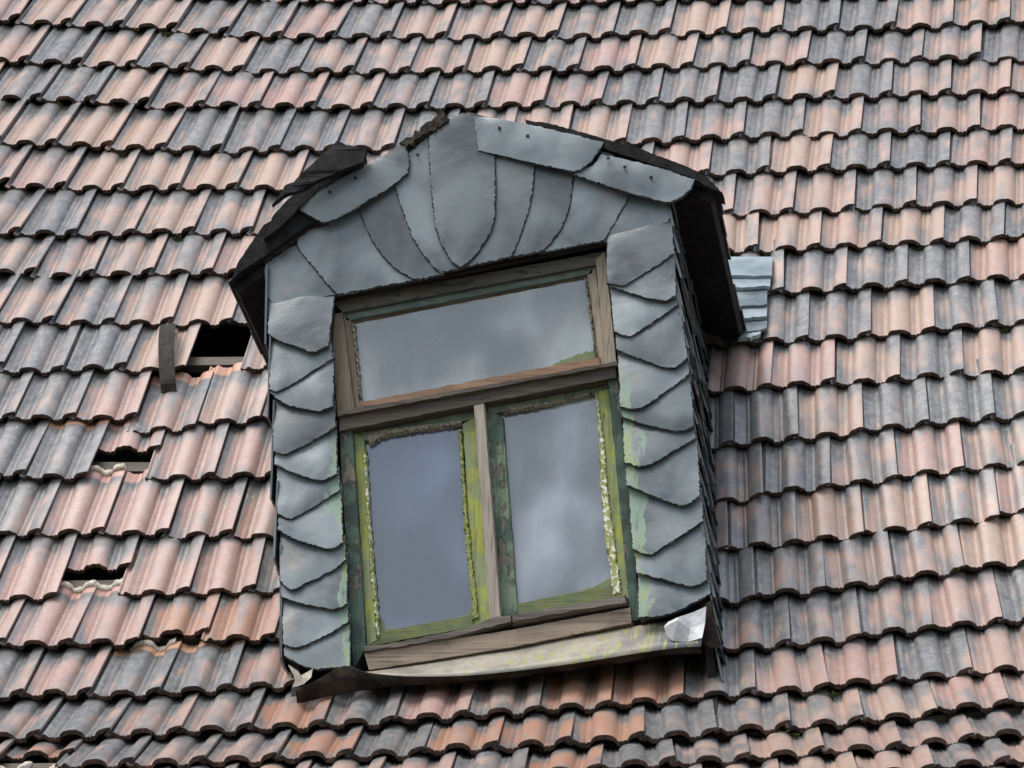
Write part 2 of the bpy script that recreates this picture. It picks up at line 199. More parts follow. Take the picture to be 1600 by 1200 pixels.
# ------------------------------------------------------------------ material helpers
class NT:
    def __init__(self, name):
        self.m = bpy.data.materials.new(name); self.m.use_nodes = True
        self.t = self.m.node_tree; self.t.nodes.clear()
        self.out = self.t.nodes.new('ShaderNodeOutputMaterial')
    def n(self, typ, **kw):
        nd = self.t.nodes.new(typ)
        for k, v in kw.items(): setattr(nd, k, v)
        return nd
    def set(self, sock, v):
        if isinstance(v, bpy.types.NodeSocket): self.t.links.new(v, sock)
        elif isinstance(v, (tuple, list)) and sock.type == 'RGBA': sock.default_value = tuple(v) + ((1.0,) if len(v) == 3 else ())
        else: sock.default_value = v
    def math(self, op, a, b=0.0, c=None, clamp=False):
        nd = self.n('ShaderNodeMath', operation=op, use_clamp=clamp)
        self.set(nd.inputs[0], a); self.set(nd.inputs[1], b)
        if c is not None: self.set(nd.inputs[2], c)
        return nd.outputs[0]
    def noise(self, vec, scale, detail=3, rough=0.55, w=None, dist=0.0):
        nd = self.n('ShaderNodeTexNoise')
        if w is not None:
            cb = self.n('ShaderNodeCombineXYZ'); self.set(cb.inputs[0], w); self.set(cb.inputs[1], w); self.set(cb.inputs[2], w)
            ad = self.n('ShaderNodeVectorMath', operation='ADD'); self.set(ad.inputs[0], vec); self.t.links.new(cb.outputs[0], ad.inputs[1]); vec = ad.outputs[0]
        if vec is not None: self.set(nd.inputs['Vector'], vec)
        nd.inputs['Scale'].default_value = scale; nd.inputs['Detail'].default_value = detail; nd.inputs['Roughness'].default_value = rough; nd.inputs['Distortion'].default_value = dist
        return nd.outputs[0]
    def step(self, v, a, b, lo=0.0, hi=1.0, smooth=True):
        nd = self.n('ShaderNodeMapRange'); nd.interpolation_type = 'SMOOTHSTEP' if smooth else 'LINEAR'
        self.set(nd.inputs[0], v); self.set(nd.inputs[1], a); self.set(nd.inputs[2], b); self.set(nd.inputs[3], lo); self.set(nd.inputs[4], hi)
        return nd.outputs[0]
    def mix(self, f, a, b, mode='MIX'):
        nd = self.n('ShaderNodeMix', data_type='RGBA', blend_type=mode, clamp_factor=True)
        self.set(nd.inputs[0], f); self.set(nd.inputs[6], a); self.set(nd.inputs[7], b)
        return nd.outputs[2]
    def scale(self, vec, s):
        nd = self.n('ShaderNodeVectorMath', operation='MULTIPLY'); self.set(nd.inputs[0], vec); nd.inputs[1].default_value = s
        return nd.outputs[0]
    def bump(self, h, strength, dist, normal=None):
        nd = self.n('ShaderNodeBump'); self.set(nd.inputs['Height'], h); nd.inputs['Strength'].default_value = strength; nd.inputs['Distance'].default_value = dist
        if normal is not None: self.set(nd.inputs['Normal'], normal)
        return nd.outputs[0]
    def sep(self, vec):
        nd = self.n('ShaderNodeSeparateXYZ'); self.set(nd.inputs[0], vec); return nd.outputs
    def coord(self): return self.n('ShaderNodeTexCoord').outputs['Object']
    def bsdf(self, color, rough, normal=None, spec=0.5, coat=0.0, coat_rough=0.2):
        b = self.n('ShaderNodeBsdfPrincipled'); self.set(b.inputs['Base Color'], color); self.set(b.inputs['Roughness'], rough)
        self.set(b.inputs['Specular IOR Level'], spec); self.set(b.inputs['Coat Weight'], coat); self.set(b.inputs['Coat Roughness'], coat_rough)
        if normal is not None: self.set(b.inputs['Normal'], normal)
        return b.outputs[0]
    def done(self, sh): self.t.links.new(sh, self.out.inputs['Surface']); return self.m

# ---- fired clay, weathered: red/orange body, blue-grey tarnish, lichen bloom
def clay_material(name, baked):
    g = NT(name)
    if baked:
        co = g.n('ShaderNodeAttribute', attribute_name='tile_coord').outputs['Vector']
        tone = g.n('ShaderNodeAttribute', attribute_name='tile_tone')
        tc = g.n('ShaderNodeSeparateColor'); g.set(tc.inputs[0], tone.outputs['Color']); T, P, C = tc.outputs[:3]
        seed = g.math('MULTIPLY', tone.outputs['Alpha'], 60.0)
    else:
        co = g.coord(); oi = g.n('ShaderNodeObjectInfo')
        tc = g.n('ShaderNodeSeparateColor'); g.set(tc.inputs[0], oi.outputs['Color']); T, P, C = tc.outputs[:3]
        seed = g.math('MULTIPLY', oi.outputs['Random'], 60.0)
    bare_head = 0.0 if baked else oi.outputs['Alpha']
    x, y, z = g.sep(co)
    wv = g.math('MULTIPLY_ADD', x, 1/TILE_W, 1.0)                      # 0..1 across the tile
    big = g.noise(g.scale(co, (1.0, 0.45, 1.0)), 13.0, 2, 0.5, w=seed, dist=0.3)
    med = g.noise(g.scale(co, (1.0, 0.8, 1.0)), 38.0, 4, 0.65, w=seed)
    fine = g.noise(co, 260.0, 3, 0.7, w=seed)
    vfine = g.noise(g.scale(co, (1.0, 1.7, 1.0)), 480.0, 1, 0.6, w=seed)
    streak = g.noise(g.scale(co, (1.0, 0.06, 1.0)), 60.0, 2, 0.5, w=seed)
    flange = g.step(wv, 0.13, 0.03, 0.0, 0.22)
    pan = g.math('MULTIPLY', g.step(wv, 0.60, 0.66), g.step(wv, 0.80, 0.74)); pan = g.math('MULTIPLY', pan, 0.05)
    top = g.step(y, TILE_E-0.115, TILE_E-0.02, 0.0, 0.26)
    foot = g.step(y, 0.05, 0.0, 0.0, 0.06)
    m = g.math('ADD', big, g.math('MULTIPLY', g.math('SUBTRACT', med, 0.5), 0.55))
    m = g.math('ADD', m, g.math('MULTIPLY', g.math('SUBTRACT', streak, 0.5), 0.45))
    m = g.math('ADD', m, g.math('MULTIPLY', g.math('SUBTRACT', fine, 0.5), 0.22))
    wp = g.n('ShaderNodeNewGeometry').outputs['Position']
    m = g.math('ADD', m, g.math('MULTIPLY', g.math('SUBTRACT', g.noise(g.scale(wp, (1.0, 0.35, 0.35)), 5.5, 3, 0.6), 0.5), 0.40))
    m = g.math('ADD', m, flange); m = g.math('ADD', m, pan); m = g.math('ADD', m, top); m = g.math('ADD', m, foot)
    thr = g.math('MULTIPLY_ADD', T, -0.56, 0.87)
    mask = g.step(g.math('SUBTRACT', m, thr), -0.19, 0.19)
    body = g.mix(P, (0.378, 0.250, 0.187), (0.36, 0.208, 0.180))
    body = g.mix(C, body, (0.36, 0.160, 0.090))
    bloom = g.step(g.math('ADD', g.math('MULTIPLY', fine, 0.5), g.math('MULTIPLY', med, 0.5)), 0.40, 0.62)
    body = g.mix(g.math('MULTIPLY', bloom, g.math('MULTIPLY_ADD', C, -0.4, 0.6)), body, (0.43, 0.36, 0.305))
    body = g.mix(g.step(streak, 0.40, 0.75, 0.0, 0.45), body, (0.33, 0.24, 0.20))
    grey = g.mix(g.step(med, 0.35, 0.7), (0.105, 0.121, 0.131), (0.190, 0.203, 0.210))
    grey = g.mix(g.math('MULTIPLY', g.step(g.math('ADD', g.math('MULTIPLY', fine, 0.6), g.math('MULTIPLY', med, 0.4)), 0.47, 0.66), 0.45), grey, (0.34, 0.31, 0.28))
    grey = g.mix(g.math('MULTIPLY', g.step(streak, 0.52, 0.75), 0.35), grey, (0.40, 0.33, 0.28))
    col = g.mix(g.math('MULTIPLY', mask, 0.93), body, grey)
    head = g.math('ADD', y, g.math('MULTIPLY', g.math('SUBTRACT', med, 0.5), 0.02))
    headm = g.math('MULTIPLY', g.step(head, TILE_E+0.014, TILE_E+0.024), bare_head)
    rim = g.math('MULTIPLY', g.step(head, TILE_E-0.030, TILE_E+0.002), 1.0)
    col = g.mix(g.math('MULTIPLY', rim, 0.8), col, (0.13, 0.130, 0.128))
    col = g.mix(headm, col, g.mix(P, (0.50, 0.28, 0.165), (0.46, 0.27, 0.22)))
    speck = g.n('ShaderNodeTexVoronoi'); g.set(speck.inputs['Vector'], g.n('ShaderNodeVectorMath', operation='ADD').outputs[0]); 
    va = speck.inputs['Vector'].links[0].from_node; g.set(va.inputs[0], g.scale(co, (1, .6, 1))); cb = g.n('ShaderNodeCombineXYZ'); g.set(cb.inputs[0], seed); g.set(cb.inputs[1], seed); g.set(va.inputs[1], cb.outputs[0])
    speck.inputs['Scale'].default_value = 60.0
    sp = g.math('MULTIPLY', g.step(speck.outputs['Distance'], 0.10, 0.05), g.step(g.noise(co, 30, 1, .5, w=seed), 0.52, 0.60))
    col = g.mix(g.math('MULTIPLY', sp, 0.8), col, (0.06, 0.055, 0.05))
    sp2 = g.math('MULTIPLY', g.step(speck.outputs['Distance'], 0.16, 0.10), g.step(g.noise(co, 17, 1, .5, w=g.math('ADD', seed, 3.0)), 0.695, 0.71))
    col = g.mix(g.math('MULTIPLY', sp2, 0.85), col, (0.66, 0.65, 0.60))
    col = g.mix(1.0, col, g.math('MULTIPLY', g.step(vfine, 0.28, 0.72, 0.74, 1.22, False), g.step(fine, 0.3, 0.7, 0.85, 1.14, False)), 'MULTIPLY')
    rough = g.math('ADD', g.step(mask, 0, 1, 0.37, 0.30), g.math('MULTIPLY', g.math('SUBTRACT', fine, 0.5), 0.25))
    nm = g.bump(g.noise(g.scale(co, (1.0, 1.5, 1.0)), 190.0, 2, 0.6, w=seed), 0.25, 0.0022)
    return g.done(g.bsdf(col, rough, nm, spec=0.95))

def clay_edge_material():
    g = NT('clay_broken_edge'); co = g.coord(); oi = g.n('ShaderNodeObjectInfo'); seed = g.math('MULTIPLY', oi.outputs['Random'], 40.0)
    a = g.noise(co, 45, 4, 0.6, w=seed); b = g.noise(co, 240, 3, 0.6, w=seed); c = g.noise(co, 9, 2, .5, w=seed)
    col = g.mix(g.step(a, 0.40, 0.72), (0.045, 0.032, 0.026), (0.135, 0.080, 0.060))
    col = g.mix(g.step(b, 0.60, 0.75, 0, 0.5), col, (0.15, 0.12, 0.10))
    col = g.mix(g.step(c, 0.66, 0.74, 0, 0.7), col, (0.055, 0.065, 0.020))
    return g.done(g.bsdf(col, 0.85, g.bump(g.math('ADD', a, b), 0.6, 0.003), spec=0.25))

def slate_material(name, dark=0.0, paint=False):
    g = NT(name); co = g.coord(); oi = g.n('ShaderNodeObjectInfo'); seed = g.math('MULTIPLY', oi.outputs['Random'], 30.0)
    x, y, z = g.sep(co)
    a = g.noise(co, 5.0, 3, 0.5, w=seed, dist=0.5); b = g.noise(g.scale(co, (1.0, 1.0, 2.2)), 24.0, 4, 0.6, w=seed); c = g.noise(co, 210.0, 3, 0.6, w=seed)
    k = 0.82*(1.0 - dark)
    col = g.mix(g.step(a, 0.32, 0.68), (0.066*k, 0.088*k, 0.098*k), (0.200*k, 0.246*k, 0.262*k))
    col = g.mix(g.step(b, 0.42, 0.75, 0, 0.45), col, (0.15*k, 0.16*k, 0.17*k))
    stain = g.math('MULTIPLY', g.step(g.noise(co, 7.5, 3, 0.6, w=g.math('ADD', seed, 9.0)), 0.58, 0.74), 0.45)
    col = g.mix(stain, col, (0.22*k, 0.185*k, 0.15*k))
    col = g.mix(g.step(c, 0.62, 0.78, 0, 0.35), col, (0.30*k, 0.31*k, 0.31*k))
    rnd = g.math('MULTIPLY_ADD', oi.outputs['Random'], 0.60, 0.68)
    col = g.mix(1.0, col, rnd, 'MULTIPLY')
    rough = g.math('MULTIPLY_ADD', b, 0.20, 0.22 + 0.15*dark)
    if paint:
        # overpaint splashed from the window posts on to the neighbouring slates
        st = g.noise(g.scale(co, (1.0, 1.0, 0.22)), 60.0, 4, 0.65); st2 = g.noise(g.scale(co, (1.0, 1.0, 0.5)), 16.0, 3, 0.6)
        low = g.step(z, 0.92, 0.70)
        dl = g.math('SUBTRACT', x, g.math('MULTIPLY_ADD', z, PAINT_L[1], PAINT_L[0]))        # negative = left of left post
        dr = g.math('SUBTRACT', x, g.math('MULTIPLY_ADD', z, PAINT_R[1], PAINT_R[0]))        # positive = right of right post
        wl = g.math('MULTIPLY_ADD', st2, 0.17, -0.066); wr = g.math('MULTIPLY_ADD', st2, 0.22, -0.066)
        ml = g.math('MULTIPLY', g.step(g.math('ADD', dl, wl), -0.004, 0.004), g.math('LESS_THAN', dl, 0.03))
        ml = g.math('MULTIPLY', ml, g.step(z, 0.78, 0.52))
        mr = g.math('MULTIPLY', g.step(g.math('SUBTRACT', wr, dr), -0.004, 0.004), g.math('GREATER_THAN', dr, -0.03))
        mk = g.math('MAXIMUM', ml, mr)
        drip = g.math('MULTIPLY', g.step(st, 0.66, 0.70), g.math('MULTIPLY', g.math('MULTIPLY', g.math('LESS_THAN', dl, 0.0), g.step(g.math('ADD', dl, 0.085), 0.0, 0.02)), g.step(z, 0.45, 0.25)))
        mk = g.math('MAXIMUM', mk, g.math('MULTIPLY', drip, 0.8))
        mk = g.math('MULTIPLY', g.math('MULTIPLY', mk, low), g.step(st, 0.34, 0.50))
        pc = g.mix(g.step(st2, 0.40, 0.60), (0.22, 0.27, 0.09), (0.17, 0.26, 0.19))
        col = g.mix(g.math('MULTIPLY', mk, 0.85), col, pc)
        rough = g.math('MULTIPLY_ADD', mk, 0.2, rough)
    tz = g.noise(g.scale(co, (1.0, 1.0, 1.3)), 8.0, 4, 0.6, w=g.math('ADD', seed, 4.0)); tz = g.math('SNAP', tz, 0.085)
    h = g.math('ADD', g.math('MULTIPLY', a, 2.5), g.math('ADD', g.math('MULTIPLY', b, 0.22), g.math('ADD', g.math('MULTIPLY', c, 0.10), g.math('MULTIPLY', tz, 1.6))))
    return g.done(g.bsdf(col, rough, g.bump(h, 0.30, 0.006), spec=0.55))

def slate_edge_material():
    g = NT('split_slate_edge'); co = g.coord(); a = g.noise(g.scale(co, (1, 3, 1)), 60, 3, 0.6); b = g.noise(co, 22, 2, 0.5)
    col = g.mix(g.step(a, 0.42, 0.62), (0.022, 0.024, 0.026), (0.075, 0.08, 0.083))
    col = g.mix(g.math('MULTIPLY', g.step(b, 0.56, 0.66), g.step(a, 0.5, 0.6)), col, (0.30, 0.31, 0.31))
    return g.done(g.bsdf(col, 0.75, g.bump(a, 0.6, 0.004), spec=0.35))

def wood_material(name, axis, bare, bare2, paints=(), amount=0.0, dark=0.0):
    """weathered timber; axis = grain direction ('x' or 'z'); paints = two old paint colours flaking off"""
    g = NT(name); co = g.coord(); oi = g.n('ShaderNodeObjectInfo'); seed = g.math('MULTIPLY', oi.outputs['Random'], 30.0)
    st = (0.05, 1, 1) if axis == 'x' else (1, 1, 0.05)
    gr = g.noise(g.scale(co, st), 130.0, 4, 0.65, w=seed); gr2 = g.noise(g.scale(co, st), 34.0, 3, 0.6, w=seed)
    patch = g.noise(co, 7.0, 4, 0.6, w=seed)
    col = g.mix(g.step(gr2, 0.3, 0.72), bare, bare2)
    col = g.mix(g.step(gr, 0.50, 0.70, 0, 0.75), col, tuple(c*0.30 for c in bare))
    col = g.mix(g.step(patch, 0.52, 0.72, 0, 0.45), col, (0.07, 0.055, 0.045))
    h = g.math('MULTIPLY', gr, 1.0)
    if paints:
        fl = g.noise(g.scale(co, (0.35, 1, 1) if axis == 'x' else (1, 1, 0.35)), 42.0, 5, 0.68, w=seed); fl2 = g.noise(co, 11.0, 3, 0.6, w=seed)
        f = g.math('ADD', g.math('MULTIPLY', fl, 0.6), g.math('MULTIPLY', fl2, 0.4))
        mk = g.step(f, 0.5 - (amount-0.5)*0.5 - 0.018, 0.5 - (amount-0.5)*0.5 + 0.018)
        pc = g.mix(g.step(g.noise(co, 13.0, 3, 0.6, w=g.math('ADD', seed, 5.0)), 0.42, 0.58), paints[0], paints[1])
        pc = g.mix(g.step(fl, 0.54, 0.72, 0, 0.6), pc, tuple(c*0.55 for c in paints[0]))
        pc = g.mix(g.step(gr, 0.52, 0.66, 0, 0.65), pc, tuple(c*0.45 for c in paints[0]))
        pc = g.mix(g.step(patch, 0.50, 0.68, 0, 0.55), pc, tuple(c*0.5+0.012 for c in paints[0]))
        col = g.mix(mk, col, pc)
        h = g.math('ADD', h, g.math('MULTIPLY', mk, 1.6))
    col = g.mix(1.0, col, (1-dark,)*3, 'MULTIPLY')
    return g.done(g.bsdf(col, 0.68, g.bump(h, 0.7, 0.003), spec=0.35))

def rough_material(name, c1, c2, scale, rough=0.85, bumpd=0.004, spec=0.3, c3=None, c3_at=0.60):
    g = NT(name); co = g.coord()
    a = g.noise(co, scale, 4, 0.62); b = g.noise(co, scale*5, 3, 0.6)
    col = g.mix(g.step(a, 0.38, 0.64), c1, c2)
    if c3: col = g.mix(g.step(b, c3_at, c3_at+0.08), col, c3)
    return g.done(g.bsdf(col, rough, g.bump(g.math('ADD', a, g.math('MULTIPLY', b, 0.6)), 0.6, bumpd), spec=spec))

def lead_material(name):
    g = NT(name); co = g.coord(); x, y, z = g.sep(co)
    a = g.noise(co, 6.0, 4, 0.6); b = g.noise(co, 40, 4, 0.6)
    col = g.mix(g.step(a, 0.35, 0.62), (0.16, 0.152, 0.132), (0.31, 0.28, 0.225))
    col = g.mix(g.step(b, 0.50, 0.72, 0, 0.6), col, (0.14, 0.13, 0.115))
    col = g.mix(g.step(x, 0.40, 0.52), col, (0.10, 0.105, 0.115))
    dr = g.noise(g.scale(co, (1.0, 0.04, 0.10)), 120.0, 2, 0.5); dens = g.noise(g.scale(co, (1, 0, 0)), 3.2, 1, 0.5)
    mk = g.math('MULTIPLY', g.step(g.math('ADD', dr, g.step(x, -0.15, 0.40, 0.0, 0.09)), 0.655, 0.675), g.step(b, 0.36, 0.46))
    col = g.mix(mk, col, (0.27, 0.285, 0.085))
    return g.done(g.bsdf(col, 0.55, g.bump(g.math('ADD', a, b), 0.35, 0.006), spec=0.5))

def glass_material(name, film, tint, wob):
    g = NT(name); co = g.coord(); x, y, z = g.sep(co)
    a = g.noise(g.scale(co, (1.0, 1.0, 0.8)), 3.4, 2, 0.45); b = g.noise(g.scale(co, (1.0, 1.0, 0.30)), 22.0, 3, 0.6); c = g.noise(co, 130.0, 2, 0.6)
    f = g.math('ADD', g.math('MULTIPLY', g.step(a, 0.36, 0.66), film*1.15), g.math('MULTIPLY', g.step(b, 0.40, 0.8), film*0.22))
    f = g.math('ADD', f, g.math('MULTIPLY', g.step(c, 0.70, 0.74), 0.10)); f = g.math('ADD', f, film*0.25, clamp=True)
    dirt_sky_film = g.n('ShaderNodeBsdfDiffuse'); g.set(dirt_sky_film.inputs['Color'], tint)  # dirt film, its tint also painting in the sky's bluish reflection
    tr = g.n('ShaderNodeBsdfTransparent'); tr.inputs['Color'].default_value = (0.80, 0.86, 0.86, 1)
    gl = g.n('ShaderNodeBsdfGlossy'); gl.inputs['Roughness'].default_value = 0.06; gl.inputs['Color'].default_value = (1, 1, 1, 1)
    fr = g.n('ShaderNodeFresnel'); fr.inputs['IOR'].default_value = 1.75
    m1 = g.n('ShaderNodeMixShader'); g.set(m1.inputs[0], f); g.t.links.new(tr.outputs[0], m1.inputs[1]); g.t.links.new(dirt_sky_film.outputs[0], m1.inputs[2])
    m2 = g.n('ShaderNodeMixShader'); g.set(m2.inputs[0], fr.outputs[0]); g.t.links.new(m1.outputs[0], m2.inputs[1]); g.t.links.new(gl.outputs[0], m2.inputs[2])
    return g.done(m2.outputs[0])
# ------------------------------------------------------------------ object helpers
def link(name, me, parent=None, loc=None):
    o = bpy.data.objects.new(name, me); COL.objects.link(o)
    if parent is not None: o.parent = parent
    if loc is not None: o.location = loc
    return o
def empty(name, loc, parent=None):
    o = bpy.data.objects.new(name, None); o.empty_display_size = 0.2; COL.objects.link(o); o.location = loc
    if parent is not None: o.parent = parent
    return o
def tag(o, label=None, cat=None, group=None, kind=None):
    for k, v in (('label', label), ('category', cat), ('group', group), ('kind', kind)):
        if v: o[k] = v
    return o
def mesh(name, verts, faces, mats, mi=None, smooth=None):
    me = bpy.data.meshes.new(name); me.from_pydata([tuple(v) for v in verts], [], faces)
    for m in (mats if isinstance(mats, (list, tuple)) else [mats]): me.materials.append(m)
    if mi: 
        for p, k in zip(me.polygons, mi): p.material_index = k
    if smooth is not None:
        for k, p in enumerate(me.polygons): p.use_smooth = smooth if isinstance(smooth, bool) else smooth[k]
    me.update(); return me

def ear(poly):
    tris = tessellate_polygon([[Vector((p[0], p[1], 0)) for p in poly]])
    return [tuple(t) for t in tris]
def area(poly):
    return 0.5*sum(poly[i-1][0]*poly[i][1]-poly[i][0]*poly[i-1][1] for i in range(len(poly)))
def chaikin(poly, r=0.18):
    o = []
    for i in range(len(poly)):
        a = poly[i]; b = poly[(i+1) % len(poly)]
        o += [(a[0]+(b[0]-a[0])*r, a[1]+(b[1]-a[1])*r), (a[0]+(b[0]-a[0])*(1-r), a[1]+(b[1]-a[1])*(1-r))]
    return o
def densify(poly, step):
    o = []
    for i in range(len(poly)):
        a = poly[i]; b = poly[(i+1) % len(poly)]
        n = max(1, int(math.hypot(b[0]-a[0], b[1]-a[1])/step))
        o += [(a[0]+(b[0]-a[0])*k/n, a[1]+(b[1]-a[1])*k/n) for k in range(n)]
    return o
def slab(name, poly, yf, thick, mat, parent, step=0.012, jit=0.0012, bev=(0.0015, 0.004), soft=True, chip=0.0, rnd=None, edge=None, bulge=0.0):
    """a flat piece with a traced outline in x/z, a chipped bevelled rim, and thickness towards +y; yf = front depth, number or f(x, z)"""
    R = rnd or random
    f = yf if callable(yf) else (lambda x, z: yf)
    if soft: poly = chaikin(poly, 0.12)
    poly = densify(poly, step)
    if area(poly) < 0: poly = poly[::-1]
    n = len(poly); ring = []
    ch = 0.0
    for i in range(n):
        a, b, c = poly[i-1], poly[i], poly[(i+1) % n]
        tx, tz = c[0]-a[0], c[1]-a[1]; l = math.hypot(tx, tz) or 1
        nx, nz = tz/l, -tx/l                                     # outward
        j = R.gauss(0, jit)
        if chip and R.random() < 0.035: ch = R.uniform(0.2, 1)*chip
        ch *= 0.62
        ring.append((b[0]+nx*(j-ch), b[1]+nz*(j-ch), nx, nz))
    V = []; F = []
    for (x, z, nx, nz) in ring:
        w_ = R.uniform(*bev); xi, zi = x-nx*w_, z-nz*w_; V.append((xi, f(xi, zi), zi))
    for (x, z, nx, nz) in ring: V.append((x, f(x, z)+thick*R.uniform(0.25, 0.6), z))
    for (x, z, nx, nz) in ring: V.append((x-nx*0.001, f(x, z)+thick, z-nz*0.001))
    V0 = None
    if bulge:
        # flat-split face, slightly swollen towards the middle: interior points with their own depth
        in2 = [(V[i][0], V[i][2]) for i in range(n)]; x0 = min(p[0] for p in in2); x1 = max(p[0] for p in in2); z0 = min(p[1] for p in in2); z1 = max(p[1] for p in in2)
        def inside(x, z):
            s = False
            for i in range(n):
                (xa, za), (xb, zb) = in2[i-1], in2[i]
                if (za > z) != (zb > z) and x < (xb-xa)*(z-za)/(zb-za)+xa: s = not s
            return s
        ph = R.uniform(0, 40); g2 = []; st = 0.022; zz = z0+st*0.5
        while zz < z1:
            xx = x0+st*0.5
            while xx < x1:
                px, pz = xx+R.uniform(-.25, .25)*st, zz+R.uniform(-.25, .25)*st
                if inside(px, pz):
                    dmin = min(math.hypot(px-q[0], pz-q[1]) for q in in2)
                    if dmin > 0.006: g2.append((px, pz, dmin))
                xx += st
            zz += st
        allp = [Vector(p) for p in in2]+[Vector((p[0], p[1])) for p in g2]
        r_ = delaunay_2d_cdt(allp, [(i, (i+1) % n) for i in range(n)], [], 1, 1e-6)
        if len(r_[0]) == len(allp):
            V0 = len(V)
            for i in range(n): V.append(V[i])
            for px, pz, dm in g2: V.append((px, f(px, pz)-bulge*(1-math.exp(-dm/0.03))+bulge*0.7*noise.noise(Vector((px*11+ph, pz*11, ph))), pz))
            tr = [tuple(V0+q for q in fc) for fc in r_[2]]
    if V0 is None: tr = ear([(V[i][0], V[i][2]) for i in range(n)])
    for t in tr:
        a, b, c = (V[k] for k in t)
        cr = (b[0]-a[0])*(c[2]-a[2])-(b[2]-a[2])*(c[0]-a[0])
        F.append(t if cr > 0 else (t[0], t[2], t[1]))
    for i in range(n):
        k = (i+1) % n
        F.append((i, n+i, n+k, k)); F.append((n+i, 2*n+i, 2*n+k, n+k))
    F += [tuple(2*n+q for q in (t[2], t[1], t[0])) for t in ear([(V[i][0], V[i][2]) for i in range(n)])]
    me_ = mesh(name, V, F, mat)
    if edge is not None:
        me_.materials.append(edge)
        for p in me_.polygons[len(tr):len(tr)+2*n]: p.material_index = 1
    if V0 is not None:
        for p in me_.polygons[:len(tr)]: p.use_smooth = True
    return link(name, me_, parent)

# ------------------------------------------------------------------ paint lines beside the window posts (local to the dormer)
def fit_line(pts):
    n = len(pts); sz = sum(p[1] for p in pts)/n; sx = sum(p[0] for p in pts)/n
    b = sum((p[1]-sz)*(p[0]-sx) for p in pts)/sum((p[1]-sz)**2 for p in pts); return (sx-b*sz, b)
PAINT_L = fit_line([e[-1] for e in T['left_edges']]); PAINT_R = fit_line([e[0] for e in T['right_edges']])
WALL_L = fit_line([e[0] for e in T['left_edges']]); WALL_R = fit_line([e[-1] for e in T['right_edges']])

M = {}
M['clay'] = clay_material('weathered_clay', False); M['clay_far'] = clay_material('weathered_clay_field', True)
M['edge'] = clay_edge_material()
M['slate_edge'] = slate_edge_material()
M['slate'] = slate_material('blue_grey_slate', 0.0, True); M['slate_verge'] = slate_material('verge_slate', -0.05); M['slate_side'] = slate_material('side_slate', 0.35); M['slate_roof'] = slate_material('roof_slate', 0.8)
M['slate_pale'] = slate_material('pale_slate', -0.9)
M['felt'] = rough_material('tarred_felt', (0.006, 0.006, 0.0065), (0.016, 0.016, 0.017), 22, 0.85, 0.012, 0.2)
M['char'] = rough_material('rotten_wood', (0.012, 0.010, 0.008), (0.055, 0.045, 0.034), 40, 0.9, 0.010)
M['batten'] = wood_material('batten_wood', 'x', (0.075, 0.062, 0.048), (0.12, 0.10, 0.08))
M['attic'] = rough_material('attic_dark', (0.012, 0.010, 0.009), (0.03, 0.026, 0.022), 5)
M['light_block'] = rough_material('light_block_sheet', (0.06, 0.052, 0.045), (0.12, 0.10, 0.085), 5)  # for the added sheet that keeps light out under the tiles
M['putty_white'] = rough_material('white_putty', (0.24, 0.265, 0.08), (0.30, 0.33, 0.14), 14, 0.8, 0.008, 0.3, (0.66, 0.65, 0.54), 0.50)
M['mortar'] = rough_material('lime_mortar', (0.42, 0.38, 0.31), (0.58, 0.54, 0.46), 40, 0.9, 0.006, 0.2, (0.22, 0.20, 0.16))
M['iron'] = rough_material('rusty_iron', (0.018, 0.016, 0.015), (0.042, 0.034, 0.028), 45, 0.8, 0.003, 0.25)
M['moss'] = rough_material('moss', (0.035, 0.055, 0.012), (0.085, 0.10, 0.03), 90, 0.95, 0.01, 0.1)
M['lead'] = lead_material('lead_apron')
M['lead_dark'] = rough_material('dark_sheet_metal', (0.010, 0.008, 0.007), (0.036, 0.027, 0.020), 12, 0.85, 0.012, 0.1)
M['zinc'] = rough_material('bright_sheet_metal', (0.40, 0.41, 0.42), (0.60, 0.61, 0.62), 14, 0.45, 0.006, 0.5)
GREEN_D, GREEN_M = (0.026, 0.050, 0.040), (0.060, 0.105, 0.078)
GREEN_L, GREEN_Y = (0.22, 0.265, 0.14), (0.31, 0.34, 0.075)
BARE, BARE2 = (0.17, 0.125, 0.085), (0.27, 0.215, 0.16)
M['head'] = wood_material('head_wood', 'x', (0.065, 0.060, 0.050), (0.10, 0.095, 0.08), (GREEN_D, (0.06, 0.075, 0.06)), 0.35)
M['head_green'] = wood_material('head_green', 'x', (0.10, 0.10, 0.08), (0.14, 0.14, 0.11), ((0.085, 0.12, 0.10), (0.12, 0.155, 0.13)), 0.75)
M['brown_x'] = wood_material('brown_rail', 'x', (0.17, 0.10, 0.058), (0.27, 0.165, 0.10))
M['brown_dk'] = wood_material('dark_bead', 'x', (0.07, 0.045, 0.028), (0.12, 0.08, 0.05))
M['jamb_l'] = wood_material('bare_jamb', 'z', (0.13, 0.10, 0.068), (0.22, 0.175, 0.125))
M['jamb_r'] = wood_material('pale_jamb', 'z', (0.24, 0.20, 0.145), (0.34, 0.29, 0.22))
M['transom'] = wood_material('transom_wood', 'x', (0.038, 0.030, 0.024), (0.095, 0.078, 0.060), (GREEN_D, GREEN_M), 0.26)
M['post'] = wood_material('green_post', 'z', (0.10, 0.09, 0.07), (0.17, 0.15, 0.12), (GREEN_D, GREEN_M), 0.60)
M['sash_yellow'] = wood_material('yellow_green_sash', 'z', (0.17, 0.14, 0.10), (0.25, 0.21, 0.15), (GREEN_Y, GREEN_L), 0.80)
M['sash_green'] = wood_material('grey_green_sash', 'z', (0.09, 0.085, 0.07), (0.20, 0.18, 0.15), (GREEN_M, (0.16, 0.21, 0.14)), 0.58)
